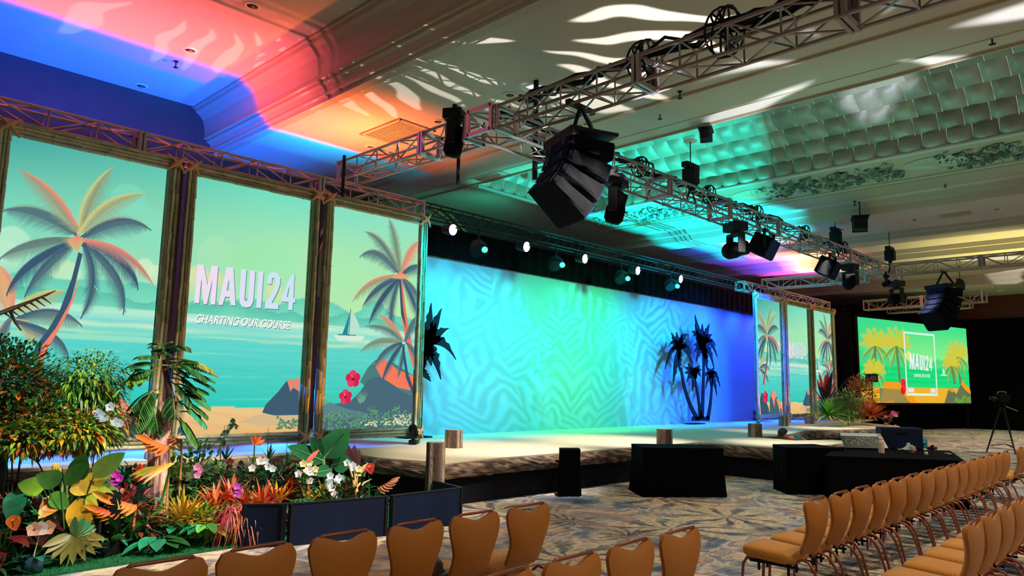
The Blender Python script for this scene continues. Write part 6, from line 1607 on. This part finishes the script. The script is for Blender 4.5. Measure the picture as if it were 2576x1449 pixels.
# white flowers
for i, (px, py, Y, n) in enumerate(((638, 1166, 8.8, 3), (676, 1168, 8.8, 3), (778, 1180, 8.3, 6), (768, 1195, 8.2, 4), (835, 1205, 8.0, 5), (905, 1180, 8.1, 5), (827, 1240, 7.9, 4), (880, 1178, 8.2, 3))):
    p = Plant('plumeria_cluster', px, py, Y, ('small white flower left of centre', 'white flower cluster left of the red leaves', 'large white flower cluster below the banana leaves', 'bluish white flowers under the large cluster', 'cream flowers over the pale croton', 'white flowers left of the red anthurium', 'yellow white flowers hanging at the barrier top', 'small white flowers beside the dried stems')[i], 'flower', seed=90 + i)
    c = p.off(px, py); p.stem.tube([(0, 0, 0), tuple(c * .6), tuple(c)], [.008, .006, .004], 5, G1)
    for _ in range(n): p.petals(c + Vector((p.rnd.uniform(-.09, .09), p.rnd.uniform(-.05, .03), p.rnd.uniform(-.08, .08))), 5, .055, .024, (WHT, lin(214, 228, 240), lin(240, 226, 160))[i % 3], TOCAM, GOLD2)
    p.cloud((c.x, 0, c.z * .7), (.1, .1, c.z * .25), 40, .1, .02, [G1, G2]); p.done()
# banana leaves
p = Plant('banana_plant', 830, 1250, 8.5, 'glossy dark green banana leaves right of the red crotons', seed=110)
for a, b, e, f_, w in ((815, 1150, 870, 1085, .17), (835, 1170, 880, 1160, .13), (815, 1160, 735, 1125, .11), (810, 1150, 785, 1105, .08), (835, 1180, 790, 1190, .08)):
    c, d = p.off(a, b), p.off(e, f_, -.15); blade(p.leaf, c, d - c, TOCAM, (d - c).length * 1.15, w, .02, lin(24, 84, 50), lin(34, 110, 62), 9, .10, .8)
    p.stem.tube([(0, 0, .1), tuple(c), tuple(c.lerp(d, .9))], [.02, .012, .005], 5, lin(110, 150, 90))
p.done()
p = Plant('dark_banana_leaf', 885, 1240, 8.6, 'dark wine banana leaves behind the dried stems', seed=111)
for a, b in ((870, 1110), (892, 1118), (905, 1130)): c = p.off(885, 1190); d = p.off(a, b); blade(p.leaf, c, d - c, TOCAM, (d - c).length, .06, 0, lin(70, 30, 40), lin(90, 50, 56), 6, .1); 
p.stem.tube([(0, 0, 0), tuple(p.off(885, 1190))], [.02, .01], 5, DRED); p.done()
p = Plant('red_leaf_spear', 800, 1240, 8.3, 'rust red spear shaped leaf above the white flowers', seed=112)
c, d = p.off(768, 1165), p.off(800, 1134); p.stem.tube([(0, 0, 0), tuple(c)], [.01, .007], 5, G1); blade(p.leaf, c, d - c, TOCAM, (d - c).length * 1.1, .03, 0, lin(200, 80, 50), None, 6, .1); p.done()
def anthurium(px, py, Y, lb, seed, col=RED, z=.02):
    p = Plant('anthurium', px, py, Y, lb, 'flower', z=z, seed=seed); c = p.off(px, py); p.stem.tube([(0, 0, 0), (c.x * .5 + .02, 0, c.z * .6), tuple(c)], [.008, .006, .005], 6, G2)
    blade(p.fl, c + Vector((0, 0, .05)), (.25, -.2, -1), TOCAM, .15, .062, 0, col, None, 7, .12, .6); p.fl.tube([tuple(c), tuple(c + Vector((.03, -.08, .03)))], [.009, .006], 6, GOLD2)
    p.rosette((0, 0, .05), 5, .3, .05, [G1, G2], (.4, 1.2), .3); p.done()
anthurium(927, 1175, 8.0, 'single red anthurium at the right end of the bed', 1)
anthurium(30, 1310, 8.1, 'small red orange anthurium at the far left', 2, ORA)
p = Plant('bird_of_paradise', 642, 1240, 8.9, 'orange bird of paradise flower rising before the beach picture', 'flower', seed=120)
c = p.off(640, 1120); p.stem.tube([(0, 0, 0), tuple(c * .6), tuple(c)], [.01, .009, .008], 6, lin(110, 130, 80))
for a in (1.0, 1.5, 2.0, .5): blade(p.fl, c, (cos(a), -.2, sin(a)), TOCAM, .15, .022, 0, lin(240, 120, 70), ORA, 4, .2)
blade(p.fl, c, (.9, -.1, .15), TOCAM, .16, .02, 0, lin(150, 90, 110), None, 4, .3); p.done()
p = Plant('dried_stems', 905, 1240, 7.95, 'pale dried stems with curling tops at the end of the barrier', seed=121)
for a, b in ((872, 1160), (890, 1175), (913, 1210), (935, 1205), (900, 1190)):
    c = p.off(a, b); q = p.off(895, 1240); p.stem.tube([(0, 0, .05), tuple(q), tuple((c + q) / 2 + Vector((0, 0, .04))), tuple(c)], [.018, .016, .012, .004], 6, lin(232, 190, 130))
p.rosette(p.off(895, 1240), 14, .18, .012, [lin(232, 180, 110), GOLD2], (.4, 1.5), .1); p.done()
p = Plant('thin_branch_shrub', 560, 1130, 9.8, 'thin dark branch with small leaves before the sand picture', seed=122)
c = p.off(555, 1115); d = p.off(592, 1062); p.stem.tube([(0, 0, 0), tuple(c), tuple(c.lerp(d, .5)), tuple(d)], [.010, .008, .005, .002], 5, lin(40, 44, 30))
for k in range(26): q = c.lerp(d, k / 25); a = p.rnd.uniform(0, 2 * pi); blade(p.leaf, q, (cos(a), 0, sin(a) * .8 + .2), TOCAM, .09, .022, .1, jit(G3, p.rnd), None, 4, .1)
p.done()
for i, (px, py, lb) in enumerate(((565, 1070, 'thin dark leaved twig crossing the screen frame'), (675, 1075, 'thin pointed grass stem before the beach picture'), (722, 1100, 'short thin stem near the rock picture'))):
    p = Plant('stem_grass', px, 1150, 9.6, lb, seed=130 + i); c = p.off(px, py); p.stem.tube([(0, 0, 0), tuple(c)], [.008, .003], 5, lin(60, 50, 50)); p.rosette((0, 0, c.z * .6), 6, .22, .018, [G1, lin(60, 50, 60)], (.9, 1.5), .0); p.done()
p = Plant('green_fern', 760, 1280, 7.9, 'fresh green fern fronds hanging to the barrier top', seed=140)
for k in range(9): a = pi + .2 + k * .33; p.frondp((0, 0, .35), (cos(a), sin(a) * .6, 1.0), .34, .10, [lin(30, 120, 60), lin(40, 140, 70)], 14, 1.0, .014)
p.stem.tube([(0, 0, 0), (0, 0, .35)], [.02, .01], 5, G1); p.done()
p = Plant('low_areca', 150, 1130, 9.2, 'arching palm leaves at left in front of the blue lit deck', seed=141)
for k in range(9): a = 2 * pi * k / 9; p.frondp((0, 0, .15), (cos(a) * .7, sin(a) * .5, 1.1), .60, .12, [G2, G4, lin(130, 130, 70)], 18, .6, .012)
p.done()
# floor fixtures among the plants
for i, (px, py, Y, lb) in enumerate(((262, 1395, 7.95, 'black floor fixture standing at the turf edge'), (1040, 1118, 10.6, 'black uplight on the deck at the right foot of the large bamboo screen'), (1903, 1058, 10.7, 'black uplight at the left foot of the far bamboo screen'), (1990, 1055, 10.7, 'black uplight at the second post of the far bamboo screen'))):
    z0 = .02 if i == 0 else SZ; h = hit(px, py, z=z0); moving_head((h.x, h.y, z0), .6, radians(170) if i == 0 else radians(160), lb, .85 if i == 0 else .5, hang=False)
# small clear bowl
h = hit(35, 1420, z=.02); b = MB(); b.lathe([(0, 0), (.08, 0), (.12, .06), (.11, .06), (.07, .01)], n=16, col=lin(30, 140, 170)); o = b.build('glass_bowl', M_VCG, smooth=True); o.location = h; tag(o, 'small blue glass bowl on the turf at the bottom left', 'bowl')
# ---- plants by the far screen
def far(name, px, Y, lb, seed, cat='plant'): return Plant(name, px, 1070, Y, lb, cat, z=SZ, seed=seed)
p = far('areca_palm', 2120, 9.6, 'green feathery palm in front of the far bamboo screen and black curtain', 1)
for k in range(22): a = 2 * pi * k / 22; p.frondp((0, 0, .3), (cos(a) * .7, sin(a) * .7, 1.3), 1.6 * p.rnd.uniform(.7, 1.1), .32, [G2, lin(110, 160, 90), G1], 18, .5, .02)
p.done()
p = far('yellow_green_bush', 2090, 9.3, 'light green long leaved bush at the foot of the far bamboo screen', 2); p.rosette((0, 0, .3), 110, .9, .03, [LIME, G2, G4, lin(90, 170, 70)], (.1, 1.4), .3); p.done()
p = far('rusty_shrub', 2175, 9.3, 'rusty orange shrub right of the green palm', 3); p.cloud((0, 0, 1.0), (.75, .5, .75), 1300, .16, .03, [ORA, lin(170, 110, 60), G2, lin(150, 80, 50), SALM2], branches=14); p.done()
p = far('orange_croton', 2200, 8.7, 'orange leaved croton at the right end of the stage wing', 4); p.rosette((0, 0, .3), 90, .8, .035, [ORA, SALM2, lin(180, 80, 50)], (.1, 1.4), .3); p.done()
p = far('olive_shrub', 2140, 9.0, 'olive coloured shrub between the far bush and the rusty shrub', 7); p.cloud((0, 0, .7), (.6, .4, .5), 700, .15, .028, [G2, lin(120, 120, 60), G1], branches=9); p.done()
p = far('red_spear_plant', 2085, 9.8, 'dark red spear leaved plant before the last far picture panel', 5); p.rosette((0, 0, .6), 14, 1.2, .09, [lin(220, 60, 40), lin(30, 34, 50), lin(200, 70, 90)], (.9, 1.5), .0); p.done()
p = far('pink_anthuriums', 2240, 8.4, 'pink and red anthuriums at the end of the stage wing', 6, 'flower')
for k in range(12): c = Vector((p.rnd.uniform(-.3, .5), p.rnd.uniform(-.2, .2), p.rnd.uniform(-.05, .45))); p.stem.tube([(0, 0, 0), tuple(c)], [.008, .005], 5, G1); blade(p.fl, c, (p.rnd.uniform(-.5, 1), -.3, p.rnd.uniform(-.4, .4)), TOCAM, .2, .08, 0, p.rnd.choice((lin(230, 70, 130), lin(190, 40, 50), lin(230, 170, 170))), None, 6, .12, .7)
p.done()
h = hit(2193, 960, y=10.4); t = empty('stand_monitor', (h.x, 10.4, SZ), radians(-40), 'small black box monitor on a stand above the far plants', 'monitor')
b = MB(); b.box((0, 0, h.z - SZ + .15), (.40, .30, .34)); b.build('housing', M_BLACK, t, bevel=.02); MB().tube([(0, 0, 0), (0, 0, h.z - SZ)], .02, 6).build('pole', M_BLACK, t); MB().box((-.0, -.155, h.z - SZ + .15), (.26, .01, .2), lin(90, 70, 70)).build('face', M_VC, t)
